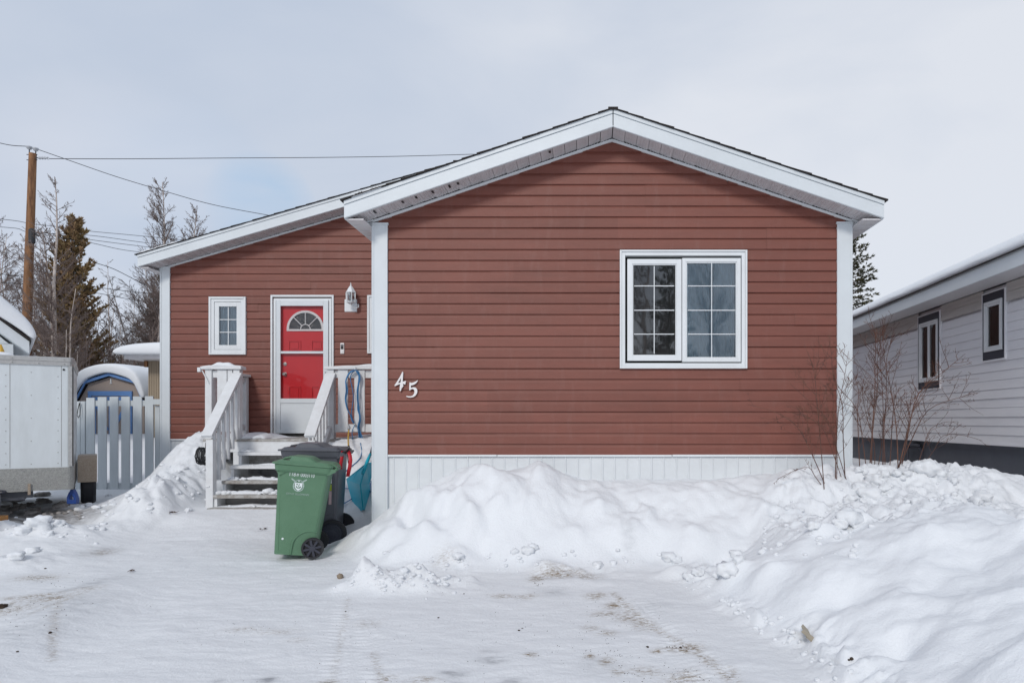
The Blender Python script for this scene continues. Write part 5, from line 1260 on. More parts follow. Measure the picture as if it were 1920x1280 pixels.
k.box(xo, xo + .02, Y0 - .3, Y1, 3.10, 3.262); k.box(xo - .008, xo + .02, Y0 - .3, Y1, 3.264, 3.285); k.build('fascia', M['trim'], nb)
k = LMB()
yy = Y0 - .3
k.box(xo + .02, -.016, Y0 - .3, Y1, 3.098, 3.108); k.build('soffit', M['soffit'], nb)
k = LMB(); k.prism([(xo - .03, 3.285), (2.5, 4.52), (2.5, 4.50), (xo - .03, 3.262 + .004)], Y0 - .35, Y1); k.prism([(5.4, 3.285), (2.5, 4.52), (2.5, 4.50), (5.4, 3.266)], Y0 - .35, Y1); k.build('roof', M['shingle'], nb)
k = LMB(); rings = []
for i, yy in enumerate(np.arange(Y0 - .35, Y1, .25)):
    e = .014 * math.sin(i * .7) + .012 * math.sin(i * 1.9 + 1); row = [(xo - .025, yy, 3.288)]
    for (x, t) in ((-.035, .05), (.0, .095), (.10, .125), (.5, .14), (1.2, .16), (2.0, .17), (2.88, .18)):
        row.append((xo + x + (e if x < .2 else 0), yy, 3.288 + max(0, x) * .428 + t + e * .8 + rk.uniform(-.004, .004)))
    row.append((xo + 5.3, yy, 3.42)); row.append((2.5, yy, 4.525)); rings.append(row)
k.loft(rings); k.build('snow_cover', M['snow'], nb, smooth=True)
def nwin(a, b, c0, c1, two, lab):
    q = LMB()   # frame ring facing -x
    def fr(y0, y1, z0, z1, w, x0, x1, q, wz_=None):
        wz_ = wz_ or w
        q.box(x0, x1, y0, y0 + w, z0, z1); q.box(x0, x1, y1 - w, y1, z0, z1); q.box(x0, x1, y0 + w, y1 - w, z0, z0 + wz_); q.box(x0, x1, y0 + w, y1 - w, z1 - wz_, z1)
    fr(a, b, c0, c1, .016, -.030, .02, q); w_ = q.build('window', M['nsiding'], nb, label=lab)
    q = LMB(); fr(a + .017, b - .017, c0 + .017, c1 - .017, .045, -.026, .02, q, .105); q.build('trim_board', M['ndark'], w_, bevel=.002)
    A, B, Z0, Z1 = a + .063, b - .063, c0 + .123, c1 - .123
    q = LMB(); fr(A, B, Z0, Z1, .038, -.040, .03, q); 
    cells = [(A + .039, B - .039)]
    if two:
        mid = (A + B) / 2; cells = [(A + .039, mid - .001), (mid + .001, B - .039)]
    for (u, v) in cells: fr(u, v, Z0 + .039, Z1 - .039, .026, -.030, .03, q)
    q.build('sash', M['white'], w_, bevel=.002)
    q = LMB()
    for (u, v) in cells: q.add([(-.012, v - .024, Z0 + .06), (-.012, u + .024, Z0 + .06), (-.012, u + .024, Z1 - .06), (-.012, v - .024, Z1 - .06)], [(0, 1, 2, 3)])
    q.build('pane', M['glass_far'], w_, recalc=False)
    q = LMB(); q.box(.015, .019, A, B, Z0, Z1); q.build('blind', M['curtain_dark'], w_)
nwin(*NW[0], True, 'far window of two narrow panes with a charcoal border'); nwin(*NW[1], False, 'near small single pane window with a charcoal border')
k = LMB(); yv = nD(1706); yv2 = nD(1727)
k.box(-.012, .034, yv2 + 0, yv2 + .03, .6, 1.0); k.tube([(-.03, yv2 + .02, 1.03), (-.03, yv - .04, 1.035), (-.05, yv - .0, .98), (-.03, yv - .02, .5)], .022, 8); k.box(-.03, .034, yv2, yv - .03, .97, 1.0)
k.build('vent_pipe', M['ndark'], nb)

# ------------------------------------------------------------------ utility pole and wires
DP = 26.0
up = thing('utility_pole', 'weathered brown timber utility pole rising above the bare trees on the left', 'utility pole', (PX(51, DP), DP, .9))
k = MB(); pts = [P(48, 800, DP), P(52, 560, DP), P(57, 420, DP), P(61.5, 288, DP)]; k.tube(smooth_pts(pts, 6), list(np.linspace(.165, .125, 19)), 14); k.build('pole', M['pole'], up, smooth=True)
k = MB()
for (a, b) in ((55, 276), (67, 279)):
    q = P(a, b, DP); k.lathe(q, [(.04, .04), (.10, .02), (.11, -.03), (.05, -.05), (.08, -.07), (.03, -.10)], 12); 
k.build('pin_insulator', M['insul'], up, smooth=True)
k = MB()
for (a, b) in ((55, 282), (67, 285)): k.tube([P(a, b - 2, DP), P(a, b + 14, DP)], .018, 6)
for b in (290, 300): k.tube([P(50, b, DP), P(70, b, DP)], .014, 6)
k.tube([P(67, 296, DP - .1), P(72, 296.3, DP - .1)], .02, 6); k.build('bracket', M['wire'], up)
k = MB(); q = P(72, 296.5, DP - .1); k.lathe(q, [(.03, 0)] + [(.055 if i % 2 else .035, .05 * i) for i in range(1, 7)] + [(.02, .36)], 10, 'x'); k.tube([P(86, 297, DP - .1), P(90, 294.5, DP - .1), P(93, 298, DP - .1), P(90, 299, DP - .1), P(87, 297, DP - .1)], .015, 5); k.build('strain_insulator', M['insul'], up, smooth=True)
k = MB(); q = P(60, 441, DP - .2); k.lathe(q, [(.10, -.30), (.11, -.28), (.11, .2), (.06, .25)], 12); k.bar(P(56, 430, DP - .16), P(72, 443, DP - .2), .05, .05); k.build('splice_box', M['wire'], up)
def wire(name, pts, D, r, label, sag=0):
    q = [P(a, b, D[0] + (D[1] - D[0]) * i / (len(pts) - 1)) for i, (a, b) in enumerate(pts)]
    k = MB(); k.tube(smooth_pts(q, 6), r, 5); tag(k.build(name, M['wire'], smooth=True), label, 'power line')
wire('overhead_wire', [(-60, 254), (-2, 268), (24, 273), (55, 275), (67, 279), (130, 301), (220, 332), (310, 359), (400, 384), (510, 405), (700, 440), (950, 470)], (DP, DP + 6), .014, 'overhead wire sloping down from the pole top to behind the rear roof')
wire('overhead_wire', [(93, 297.8), (250, 298), (420, 296.6), (600, 295.5), (760, 293), (930, 288.5), (1150, 286), (1400, 310)], (DP - .1, DP + 8), .014, 'thin level overhead wire running right from the pole top to the main roof')
for i, (pts, lab) in enumerate((([(-30, 408), (30, 414), (60, 420), (100, 424), (165, 433), (240, 440), (345, 450)], 'topmost of the low service wires crossing the bare trees'),
                 ([(-30, 424), (30, 428), (60, 436), (165, 441), (250, 452), (330, 463)], 'second low service wire, just under the topmost'),
                 ([(60, 432), (160, 448), (260, 461), (340, 470)], 'third low service wire in the gap between the trees'),
                 ([(60, 436), (165, 454), (235, 469), (330, 480)], 'lowest and steepest of the wires in the tree gap'),
                 ([(180, 493), (215, 505), (260, 528), (310, 552)], 'slack wire dropping steeply behind the birches'),
                 ([(-30, 510), (60, 521), (185, 539), (260, 548), (330, 556)], 'upper of two wires seen low behind the birches'),
                 ([(-30, 528), (60, 534), (185, 550), (260, 564), (330, 570)], 'lower of two wires seen low behind the birches'))):
    wire('overhead_wire', pts, (DP - .5, DP + 5), .011 if i < 4 else .013, lab)
# ------------------------------------------------------------------ trees
def perp(d, a, rg):
    o = d.orthogonal().normalized(); b = d.cross(o); return o * math.cos(a) + b * math.sin(a)
def limb(mb, p, d, L, r0, r1, nseg, rg, wob, lift, sides):
    pts = [Vector(p)]; dd = Vector(d).normalized()
    for i in range(nseg):
        dd = (dd + Vector((rg.uniform(-wob, wob), rg.uniform(-wob, wob), rg.uniform(-wob, wob) + lift))).normalized(); pts.append(pts[-1] + dd * (L / nseg))
    mb.tube(pts, [r0 + (r1 - r0) * i / nseg for i in range(nseg + 1)], sides, False)
    return pts
def bare_tree(name, label, base, H, seed, lean=(0, 0), r0=.09, spread=.24, nb=46, start=.2, cat='tree', group=None, stems=1, mt='birch', mtw='twig', dens=1.0, upw=.9, crowntop=1.0):
    rg = random.Random(seed)
    t = thing(name, label, cat, tuple(base), group=group)
    tk, cr = LMB(), LMB()
    for s in range(stems):
        dirn = Vector((lean[0] + (rg.uniform(-.45, .45) if stems > 1 else 0), lean[1], 1)).normalized()
        Hs = H * (1 if s == 0 else rg.uniform(.55, .85)); rr = r0 * (1 if s == 0 else .7)
        n = 12; pts = [Vector((rg.uniform(-.1, .1) * (stems > 1), rg.uniform(-.1, .1) * (stems > 1), 0))]; dd = dirn
        for i in range(n):
            dd = (dd + Vector((rg.uniform(-.05, .05), rg.uniform(-.05, .05), .03))).normalized(); pts.append(pts[-1] + dd * Hs / n)
        rad = [rr * (1 - .93 * (i / n) ** .9) + .004 for i in range(n + 1)]
        tk.tube(pts, rad, 8)
        for b in range(int(nb * (1 if s == 0 else .55))):
            f = start + (1 - start) * (b + rg.random()) / (nb * (1 if s == 0 else .55)); f = min(f, .985)
            i = int(f * n); q = pts[i].lerp(pts[min(i + 1, n)], f * n - i)
            L = Hs * spread * (1.25 * (1 - f) ** .75 + .16) * rg.uniform(.6, 1.1); az = rg.uniform(0, 6.283)
            out = Vector((math.cos(az), math.sin(az), rg.uniform(.5, 1.1) * upw))
            rb = rr * (1 - .9 * f) * .26 + .005
            bp = limb(cr if rb < .034 else tk, q, out, L, rb, .005, 5, rg, .10, .07, 4)
            for j in range(int((5 + L * 6.0) * dens)):
                g = rg.uniform(.15, 1.0) * 5; jj = min(int(g), 4); q2 = bp[jj].lerp(bp[jj + 1], g - jj)
                d2 = (bp[jj + 1] - bp[jj]).normalized(); o2 = perp(d2, rg.uniform(0, 6.28), rg)
                L2 = L * rg.uniform(.22, .42) * (1.15 - g / 6)
                tp = limb(cr, q2, d2 + o2 * .75, L2, .0075, .004, 3, rg, .14, .05, 3)
                for _ in range(int(3 + L2 * 7 * dens)):
                    g3 = rg.uniform(.1, 1) * 3; j3 = min(int(g3), 2); q3 = tp[j3].lerp(tp[j3 + 1], g3 - j3); d3 = (tp[j3 + 1] - tp[j3]).normalized()
                    cr.tube([q3, q3 + (d3 + perp(d3, rg.uniform(0, 6.28), rg) * .8).normalized() * L2 * rg.uniform(.2, .45)], [.005, .003], 3, False)
    tk.build('trunk', M[mt], t, smooth=True, recalc=False); cr.build('crown', M[mtw], t, recalc=False)
    return t
def copy_thing(t, loc, rz, sc, label=None):
    r = t.copy(); C.objects.link(r); r.location = loc; r.rotation_euler = (0, 0, rz); r.scale = (sc, sc, sc)
    if label: r['label'] = label
    for ch in list(t.children):
        c = ch.copy(); C.objects.link(c); c.parent = r
    return r
def tuft(mb, p, d, L, w, rg, n=6, spread=.8):
    d = Vector(d).normalized()
    for i in range(n):
        v = (d + perp(d, rg.uniform(0, 6.28), rg) * rg.uniform(.3, spread)).normalized(); s = perp(v, rg.uniform(0, 6.28), rg) * w
        q = p - v * L * .15; e = p + v * L * rg.uniform(.7, 1.1); m = (q + e) / 2
        n0 = len(mb.v); mb.v.extend([tuple(q), tuple(m + s), tuple(e), tuple(m - s)]); mb.f.append((n0, n0 + 1, n0 + 2, n0 + 3))
def conifer(name, label, base, H, seed, rmax, prof, nb, droop, mneedle, tl=.11, group=None, start=.05, tn=7, dens=1.0, tip_up=.25, r0=.13):
    rg = random.Random(seed); t = thing(name, label, 'tree', tuple(base), group=group); tk, cr, bl = LMB(), LMB(), LMB()
    pts = [Vector((0, 0, 0))]
    for i in range(10): pts.append(pts[-1] + Vector((rg.uniform(-.02, .02), rg.uniform(-.02, .02), 1)) * H / 10)
    tk.tube(pts, [r0 * (1 - .93 * i / 10) + .005 for i in range(11)], 8)
    for b in range(nb):
        f = start + (1 - start) * ((b + rg.random()) / nb) ** .9; f = min(f, .985); i = int(f * 10); q = pts[i].lerp(pts[min(i + 1, 10)], f * 10 - i)
        L = rmax * np.interp(f, *prof) * rg.uniform(.7, 1.12); az = rg.uniform(0, 6.283)
        out = Vector((math.cos(az), math.sin(az), droop + .5 * f + rg.uniform(-.12, .12)))
        bp = limb(bl, q, out, L, .022 * (1 - f) + .008, .005, 5, rg, .07, tip_up * .2, 4)
        m = max(3, int(L / .075 * dens))
        for j in range(m):
            g = (.22 + .78 * (j + rg.random()) / m) * 5; g = min(g, 4.98); jj = int(g); q2 = bp[jj].lerp(bp[jj + 1], g - jj); d2 = (bp[jj + 1] - bp[jj]).normalized()
            side = Vector((-d2.y, d2.x, 0)).normalized() * rg.choice((-1, 1)); w = L * .34 * (1.05 - g / 5.2) * rg.uniform(.2, 1)
            q3 = q2 + side * w + Vector((0, 0, rg.uniform(-.04, .07) + w * tip_up * .5))
            if w > .08: bl.tube([q2, q3], [.005, .003], 3, False)
            tuft(cr, q3, d2 * .6 + side * .5 + Vector((0, 0, tip_up)), tl, tl * .13, rg, tn)
            if w > .15: tuft(cr, q2.lerp(q3, .5), d2 + Vector((0, 0, tip_up)), tl, tl * .13, rg, tn)
        tuft(cr, bp[-1], (bp[-1] - bp[-2]).normalized() + Vector((0, 0, tip_up)), tl * 1.3, tl * .14, rg, tn + 3, .6)
    tuft(cr, pts[-1], (0, 0, 1), tl * 1.6, tl * .15, rg, tn)
    tk.build('trunk', M['pine_trunk'], t, smooth=True, recalc=False); bl.build('branches', M['pine_trunk'], t, recalc=False); cr.build('needles', M[mneedle], t, recalc=False)
    return t
def GB(px, D): return Vector((PX(px, D), D, float(np.interp(D, [18, 22, 60], [1.05, 1.1, 1.0]))))
PP = ([0, .25, .5, .75, .9, 1], [1.0, 1.0, .9, .62, .42, .2])
conifer('pine_tree', 'bushy olive brown pine with a broad rounded top behind the white trunked birches', GB(137, 27), 8.2, 3, 1.55, PP, 230, .15, 'pine', .16, start=.02, tn=8, dens=1.25, tip_up=.7)
bare_tree('birch_tree', 'white trunked birch just right of the utility pole, rising highest there', GB(93, 24), 8.9, 11, (.02, 0), .105, .20, 50, .28)
bare_tree('birch_tree', 'white trunked birch standing in front of the dark pine', GB(106, 24.3), 7.2, 12, (.0, 0), .085, .24, 50, .2, dens=1.2)
bare_tree('birch_tree', 'low birch of several pale stems leaning right across the pine', GB(112, 23), 4.8, 13, (.42, 0), .045, .26, 36, .15, stems=3, dens=1.4)
bare_tree('birch_tree', 'tall slender birch next to the left eave of the red house', GB(306, 30), 11.0, 14, (-.01, 0), .11, .22, 110, .06, upw=1.4, dens=1.3)
bare_tree('birch_tree', 'birch with a bushy crown showing above the left end of the rear roof', GB(326, 31), 9.9, 15, (.02, 0), .10, .22, 100, .2, upw=1.4, dens=1.3)
b1 = bare_tree('birch_tree', 'bare birch at the left edge of the photo, left of the pole', GB(10, 30), 9.4, 16, (0, 0), .08, .24, 46, .1)
b2 = bare_tree('birch_tree', 'thin bare birch close behind the utility pole', GB(34, 32), 9.6, 17, (.02, 0), .08, .22, 40, .12)
bare_tree('birch_tree', 'thin birch with a wispy top just right of the pine', GB(222, 31), 7.6, 18, (-.06, 0), .05, .18, 26, .1, dens=.7)
bare_tree('birch_tree', 'small crooked birch left of the tall slender birch', GB(262, 29), 6.6, 19, (-.10, 0), .06, .24, 34, .1)
bare_tree('birch_tree', 'low birch with arching twigs beside the corner post of the red house', GB(290, 28), 6.9, 20, (-.03, 0), .07, .30, 44, .06)
copy_thing(b1, GB(-45, 31), 1.3, .9, 'bare birch cut by the left photo edge, outermost on that side'); copy_thing(b2, GB(72, 33), 2.4, .92, 'faint bare birch seen between the pole and the white trunks')
copy_thing(b2, GB(165, 36), 4.0, .80, 'bare birch mostly hidden behind the pine'); copy_thing(b1, GB(245, 38), 5.0, .80, 'distant bare birch behind the crooked small birch')
SPF = ([0, .3, .6, .85, 1], [1.0, .85, .55, .25, .06])
s1 = conifer('spruce_tree', 'small dark spruce low between the pole and the far left birches', GB(40, 34), 5.2, 30, 1.1, SPF, 90, -.1, 'spruce', .13, tn=5, dens=.7)
for (px, D, sc, rz_, lab) in ((5, 33, 1.0, 1, 'small dark spruce at the left edge behind the white house roof'), (78, 35, 1.05, 2, 'small dark spruce behind the two white birch trunks'), (185, 33, .85, 3, 'small dark spruce at the right foot of the pine'), (282, 36, 1.25, 4, 'dark spruce behind the tall slender birch'), (228, 37, .8, 5, 'small dark spruce behind the tan building eave'), (322, 40, 1.95, .5, 'dark spruce tip poking above the rear roof beside the birches')): copy_thing(s1, GB(px, D), rz_, sc, lab)
conifer('spruce_tree', 'tall spruce rising behind the right eave of the red house', Vector((PX(1594, 25), 25, .8)), 8.4, 41, 1.35, ([0, .3, .6, .8, .92, 1], [1.0, .95, .75, .5, .26, .05]), 210, -.12, 'spruce', .12, tn=6, dens=1.3, tip_up=.12)
for i, (px, D, sc, rz_) in enumerate(((-20, 34, 1.0, .3), (22, 37, 1.05, 1.1), (52, 35, .98, 2.2), (118, 38, 1.05, 3.0), (150, 33, .70, 3.9), (200, 35, .72, 4.4), (212, 30, .52, 5.2), (238, 32, .56, .8), (275, 34, .82, 1.7), (320, 34, .92, 2.6), (296, 38, .95, 3.3), (88, 30, .8, 5.9))):
    o_ = copy_thing(b1 if i % 2 else b2, GB(px, D), rz_, sc, 'grey bare birch in the crowd of birches behind the front row of trees'); o_['group'] = 'birches crowded behind the front row of trees'
# thickets of bare saplings along the back
sh1 = bare_tree('bare_shrub', 'brown leafless thicket left of the shed, behind the trailer roof', GB(70, 26), 2.9, 50, (0, 0), .03, .42, 16, .03, cat='shrub', stems=7, mt='twig', dens=1.0)
for (px, D, sc, rz_, lab) in ((120, 25.5, 1.05, 1, 'brown leafless thicket at the foot of the white birches'), (160, 26, 1.25, 2, 'brown leafless thicket at the foot of the pine'), (205, 26, 1.2, 3, 'brown leafless thicket right behind the shed roof'), (250, 26, 1.1, 4, 'brown leafless thicket behind the tan building eave'), (288, 27, 1.4, 5, 'brown leafless thicket beside the red house corner'), (185, 29, 1.6, 6, 'taller brown thicket between the pine and the small birches')): copy_thing(sh1, GB(px, D), rz_, sc, lab)
# far ridge of woods closing the horizon
fw = MB(); rg = random.Random(77)
for i in range(260):
    a = -math.pi * .30 + math.pi * .62 * i / 260 ; D = rg.uniform(95, 130); x, y = math.sin(a) * D, math.cos(a) * D; hgt = rg.uniform(3.5, 6.5); w = rg.uniform(1.6, 3.0)
    n = 7; pts = []
    rings = []
    for j in range(6):
        f = j / 5; r_ = w * (1 - f) ** .8 * rg.uniform(.8, 1.15) + .05; rings.append([(x + r_ * math.cos(6.283 * k_ / n) * rg.uniform(.7, 1.2), y + r_ * math.sin(6.283 * k_ / n), .8 + hgt * f) for k_ in range(n)])
    fw.loft(rings)
tag(fw.build('distant_woods', M['spruce'], recalc=False), 'low line of distant dark woods along the horizon', 'woods', kind='stuff')
# trees across the street, behind the photographer (the window panes mirror them)
bt = conifer('spruce_tree', 'dense spruce across the street, mirrored in the left window pane', Vector((3.3, -13, -.1)), 8.6, 60, 1.6, SPF, 190, -.1, 'spruce', .16, tn=6, dens=.9)
q1 = bare_tree('birch_tree', 'bare birch across the street, mirrored in the left window pane', Vector((2.1, -11, -.1)), 9.0, 61, (0, 0), .12, .28, 44, .15)
copy_thing(q1, Vector((4.7, -12, -.1)), 1.0, 1.0, 'bare birch across the street, mirrored in the right window pane'); copy_thing(q1, Vector((-3.4, -14, -.1)), 2.0, 1.0, 'bare birch across the street opposite the porch'); copy_thing(q1, Vector((-10.5, -15, -.1)), 3.0, 1.0, 'bare birch across the street opposite the trailer')

# ------------------------------------------------------------------ shrub in front of the neighbour's wall
def shrub(name, label, stems, seed):
    rg = random.Random(seed); x0, y0 = stems[0][0], stems[0][1]
    t = thing(name, label, 'shrub', (x0, y0, hz(x0, y0) - .03)); k = MB()
    def sub(pts, L, r, depth):
        n = len(pts) - 1
        for _ in range(int((4.4 if depth == 0 else 2.2) + L * (7.0 if depth == 0 else 4))):
            g = rg.uniform(.18, .97) * n; j = min(int(g), n - 1); q = pts[j].lerp(pts[j + 1], g - j); d = (pts[j + 1] - pts[j]).normalized()
            L2 = L * rg.uniform(.16, .42) * (1.2 - .7 * g / n); v = d * .65 + perp(d, rg.uniform(0, 6.28), rg) * rg.uniform(.4, .9)
            bp = limb(k, q, v, L2, max(.0017, r * .42), .0012, 5, rg, .12, .06, 4)
            if depth < 2: sub(bp, L2, max(.0016, r * .42), depth + 1)
    for (x, y, tx, ty, tz, r) in stems:
        r *= .62
        zb = hz(x, y) - .05; b = Vector((x, y, zb)); e = Vector((tx, ty, tz)); mid = b.lerp(e, .5) + Vector(((e.x - b.x) * -.14, 0, .10 + abs(e.x - b.x) * .12)); L = (e - b).length
        pts = smooth_pts([b, b.lerp(mid, .5) + Vector((rg.uniform(-.02, .02), 0, .02)), mid + Vector((rg.uniform(-.03, .03), rg.uniform(-.03, .03), 0)), mid.lerp(e, .5) + Vector((rg.uniform(-.04, .04), 0, .03)), e], 3)
        k.tube(pts, list(np.linspace(r, .0016, len(pts))), 5); sub(pts, L, r, 0)
    k.build('stems', M['bush'], t, smooth=True, recalc=False); return t
def stem_px(bpx, D0, tpx, tpy, D1, r=.009): e = P(tpx, tpy, D1); return (PX(bpx, D0), D0, e.x, e.y, e.z, r)
shrub('bare_shrub', 'leafless red brown shrub growing in front of the right corner post of the red house', [stem_px(1546, 6.55, 1508, 645, 6.7, .008), stem_px(1550, 6.6, 1402, 758, 6.6, .008), stem_px(1566, 6.75, 1590, 662, 6.8, .009), stem_px(1568, 6.75, 1556, 720, 6.7, .007), stem_px(1585, 6.8, 1560, 655, 6.7, .009), stem_px(1590, 6.8, 1482, 720, 6.7, .007), stem_px(1545, 6.6, 1457, 898, 6.5, .007), stem_px(1580, 6.8, 1470, 770, 6.6, .006)], 5)
shrub('bare_shrub', 'wide leafless red brown shrub behind the snow pile, before the grey house wall', [stem_px(1612, 7.0, 1600, 700, 7.0, .009), stem_px(1630, 7.1, 1644, 615, 7.2, .012), stem_px(1634, 7.1, 1660, 622, 7.2, .009), stem_px(1655, 7.1, 1677, 625, 7.3, .010), stem_px(1660, 7.1, 1650, 640, 7.2, .009), stem_px(1682, 7.1, 1810, 663, 7.4, .013), stem_px(1684, 7.1, 1655, 618, 7.2, .011), stem_px(1684, 7.2, 1838, 735, 7.4, .010),
      stem_px(1690, 7.2, 1760, 705, 7.3, .009), stem_px(1668, 7.2, 1700, 735, 7.3, .008), stem_px(1625, 7.1, 1560, 700, 7.0, .008), stem_px(1640, 7.2, 1615, 720, 7.2, .007), stem_px(1645, 7.2, 1680, 745, 7.3, .007), stem_px(1720, 7.2, 1795, 790, 7.3, .006), stem_px(1730, 7.2, 1842, 826, 7.4, .006)], 9)

# ------------------------------------------------------------------ loose snow chunks and drive debris
sc_ = MB(); rg = random.Random(21)
def chunk(x, y, s, sink=.75, flat_=.75): lump(sc_, (x, y, hz(x, y) + s * flat_ * (1 - sink) * .6), (s * rg.uniform(.8, 1.35), s * rg.uniform(.8, 1.2), s * flat_), rg, 3 if s > .045 else 2)
def cpx(px, py, s, z=.1):     # chunk where a photo pixel meets the snow surface
    D = 9.0
    for _ in range(500):
        p = P(px, py, D)
        D -= .02
        if D < 2: break
    # march outward from the camera
    D = 1.8
    while D < 11:
        p = P(px, py, D)
        if p.z <= hz(p.x, p.y): break
        D += .03
    chunk(p.x, D, s)
for _ in range(26): cpx(rg.gauss(690, 30), rg.gauss(1090, 11), rg.uniform(.006, .02))
for _ in range(40): cpx(rg.gauss(765, 40), rg.gauss(1094, 14), rg.uniform(.006, .022))
for _ in range(8): cpx(rg.gauss(825, 14), rg.gauss(1092, 7), rg.uniform(.01, .03))
for (px, py, s) in ((758, 1078, .05), (840, 1083, .03),  (990, 1037, .06), (1000, 1030, .05), (965, 1040, .045), (1255, 1047, .07), (1268, 1052, .05), (1365, 1075, .09), (1385, 1055, .06), (1380, 1040, .05), (1345, 1082, .05), (1295, 1083, .06), (1310, 1078, .05),
                    (1590, 975, .10), (1575, 985, .06), (1612, 920, .08), (1630, 930, .10), (1595, 940, .07), (1640, 905, .09), (1660, 918, .06), (1722, 882, .09), (1742, 885, .11), (1765, 893, .08), (1788, 903, .06), (1700, 893, .06), (1660, 893, .06), (1622, 888, .05), (1610, 882, .05), (1682, 900, .05), (1525, 990, .06), (1840, 935, .09), (1830, 945, .06), (1462, 1022, .04), (1430, 1036, .04), 
                    (1120, 1063, .05), (1150, 1058, .045), (45, 1000, .09), (75, 985, .12), (95, 990, .08), (110, 985, .07), (150, 955, .07), (165, 948, .05), (180, 953, .05), (60, 1035, .07), (30, 1045, .06), (8, 955, .12), (195, 960, .04), (90, 1005, .05), (210, 940, .04), (860, 1048, .05)): cpx(px, py, s)
for _ in range(30): cpx(rg.uniform(1560, 1800), rg.gauss(905, 22), rg.uniform(.012, .045))
for _ in range(40): cpx(rg.uniform(1430, 1640), 1290 - .2 * 0 - rg.uniform(240, 350), rg.uniform(.008, .03))
for _ in range(50):
    t = rg.random(); cpx(1270 + 300 * t + rg.gauss(0, 14), 1078 + 190 * t ** 1.1 + rg.gauss(0, 9), rg.uniform(.007, .026))
for _ in range(40): cpx(rg.uniform(700, 1270), rg.gauss(1052, 9), rg.uniform(.008, .028))
for _ in range(45): cpx(rg.uniform(190, 390), rg.uniform(870, 968), rg.uniform(.012, .05))
for _ in range(30): cpx(rg.uniform(0, 200), rg.gauss(990, 14), rg.uniform(.01, .04))
tag(sc_.build('snow_chunks', M['snow'], smooth=True, recalc=False), 'loose broken lumps of snow scattered along the banks and the drive', 'snow', kind='stuff')
dl = MB()
_keep = sc_; sc_ = dl
for _ in range(34): cpx(rg.uniform(-10, 128), rg.gauss(948, 9), rg.uniform(.03, .085))
for _ in range(30): cpx(rg.uniform(60, 150), rg.gauss(968, 7), rg.uniform(.015, .04))
sc_ = _keep
tag(dl.build('dirty_ice', mat('dirty_ice_lumps', (.40, .38, .37), .7, .0, 5, .3, 30, col2=(.13, .115, .10)), smooth=True, recalc=False), 'grey brown lumps of dirty ice in the shade beneath the trailer nose', 'ice', kind='stuff')
gr = MB()
def gpt(px, py):
    D = 1.8
    while D < 11:
        p = P(px, py, D); z = hz(p.x, p.y)
        if p.z <= z: return p.x, D, z
        D += .012
    return p.x, D, z
for (mx, my, sx, sy_, n, s) in ((1010, 1096, 8, 2, 7, .009), (1150, 1180, 60, 30, 60, .005), (1270, 1214, 14, 3, 8, .008), (1250, 1260, 60, 14, 70, .005), (60, 1145, 60, 18, 50, .006), (650, 1200, 200, 60, 60, .004), (1000, 1190, 60, 30, 40, .005), (870, 1105, 60, 12, 18, .005), (90, 1090, 40, 6, 24, .006), (500, 1180, 60, 10, 30, .004), (1140, 1230, 20, 8, 40, .004)):
    for _ in range(n):
        x, y, z = gpt(rg.gauss(mx, sx), min(1278, rg.gauss(my, sy_))); s_ = s * rg.uniform(.3, .85); lump(gr, (x, y, z + s_ * .3), (s_, s_ * .8, s_ * .6), rg, 1)
for (px, py, s) in ((973, 1182, .012), (979, 1178, .008), (822, 1158, .012), (870, 1113, .010), (1214, 1214, .014), (1276, 1214, .014), (94, 1187, .016), (33, 1222, .012), (648, 1147, .010), (85, 1066, .014), (1597, 1237, .018), (1592, 1238, .012)):
    x, y, z = gpt(px, py); s *= .6; lump(gr, (x, y, z + s * .3), (s * 1.2, s, s * .7), rg, 2)
tag(gr.build('road_grit', M['grit'], recalc=False), 'dark grit and tiny stones scattered on the packed snow of the drive', 'grit', kind='stuff')
def single(name, label, cat, m, px, py, r, tilt=0):
    x, y, z = gpt(px, py); k = LMB(); lump(k, (0, 0, 0), r, rg, 3); o_ = k.build(name, m, smooth=True); o_.location = (x, y, z + r[2] * .4); o_.rotation_euler = (tilt, 0, rg.uniform(0, 3)); tag(o_, label, cat)
single('stone', 'small tan stone on the snow left of the loose snow lumps', 'stone', M['stone'], 638, 1084, (.030, .026, .032))
single('stone', 'brown stone at the left photo edge on the drive', 'stone', M['grit'], 4, 1139, (.035, .03, .022))
k = LMB(); k.prism([(-.05, 0), (.03, -.01), (.07, .22), (.03, .26), (-.01, .2)], 0, .012); k.box(-.12, .04, -.03, .0, -.008, .004)
x, y, z = gpt(1522, 1204); o_ = k.build('board_scrap', M['scrap'], bevel=.002); o_.location = (x, y, z + .004); o_.scale = (.75, .75, .75); o_.rotation_euler = (R(-70), R(38), R(15)); tag(o_, 'pale broken board scrap stuck in the toe of the big snow pile', 'scrap')
def leaves(label, px, py, s, seed):
    rq = random.Random(seed); x, y, z = gpt(px, py); k = LMB()
    for i in range(6):
        a = rq.uniform(0, 3.1); L = s * rq.uniform(.5, 1.2); c0 = Vector((rq.uniform(-s, s) * .6, rq.uniform(-s, s) * .5, .006)); d = Vector((math.cos(a), math.sin(a), rq.uniform(0, .5))); w = perp(d.normalized(), rq.uniform(0, 6), rq) * s * .14
        k.add([c0 - d * L * .5, c0 + w, c0 + d * L * .5, c0 - w], [(0, 1, 2, 3)])
    o_ = k.build('dry_leaf_cluster', M['leaf'], recalc=False); o_.location = (x, y, z + .01); s_ = o_.modifiers.new('t', 'SOLIDIFY'); s_.thickness = .002; tag(o_, label, 'leaves')
leaves('curled dark leaves on the snow below the mound left of the stairs', 327, 963, .07, 1); leaves('tiny dry leaf on the snow left of the green bin', 495, 993, .05, 2); leaves('flat dry leaf near the left of the drive', 247, 1072, .04, 3)

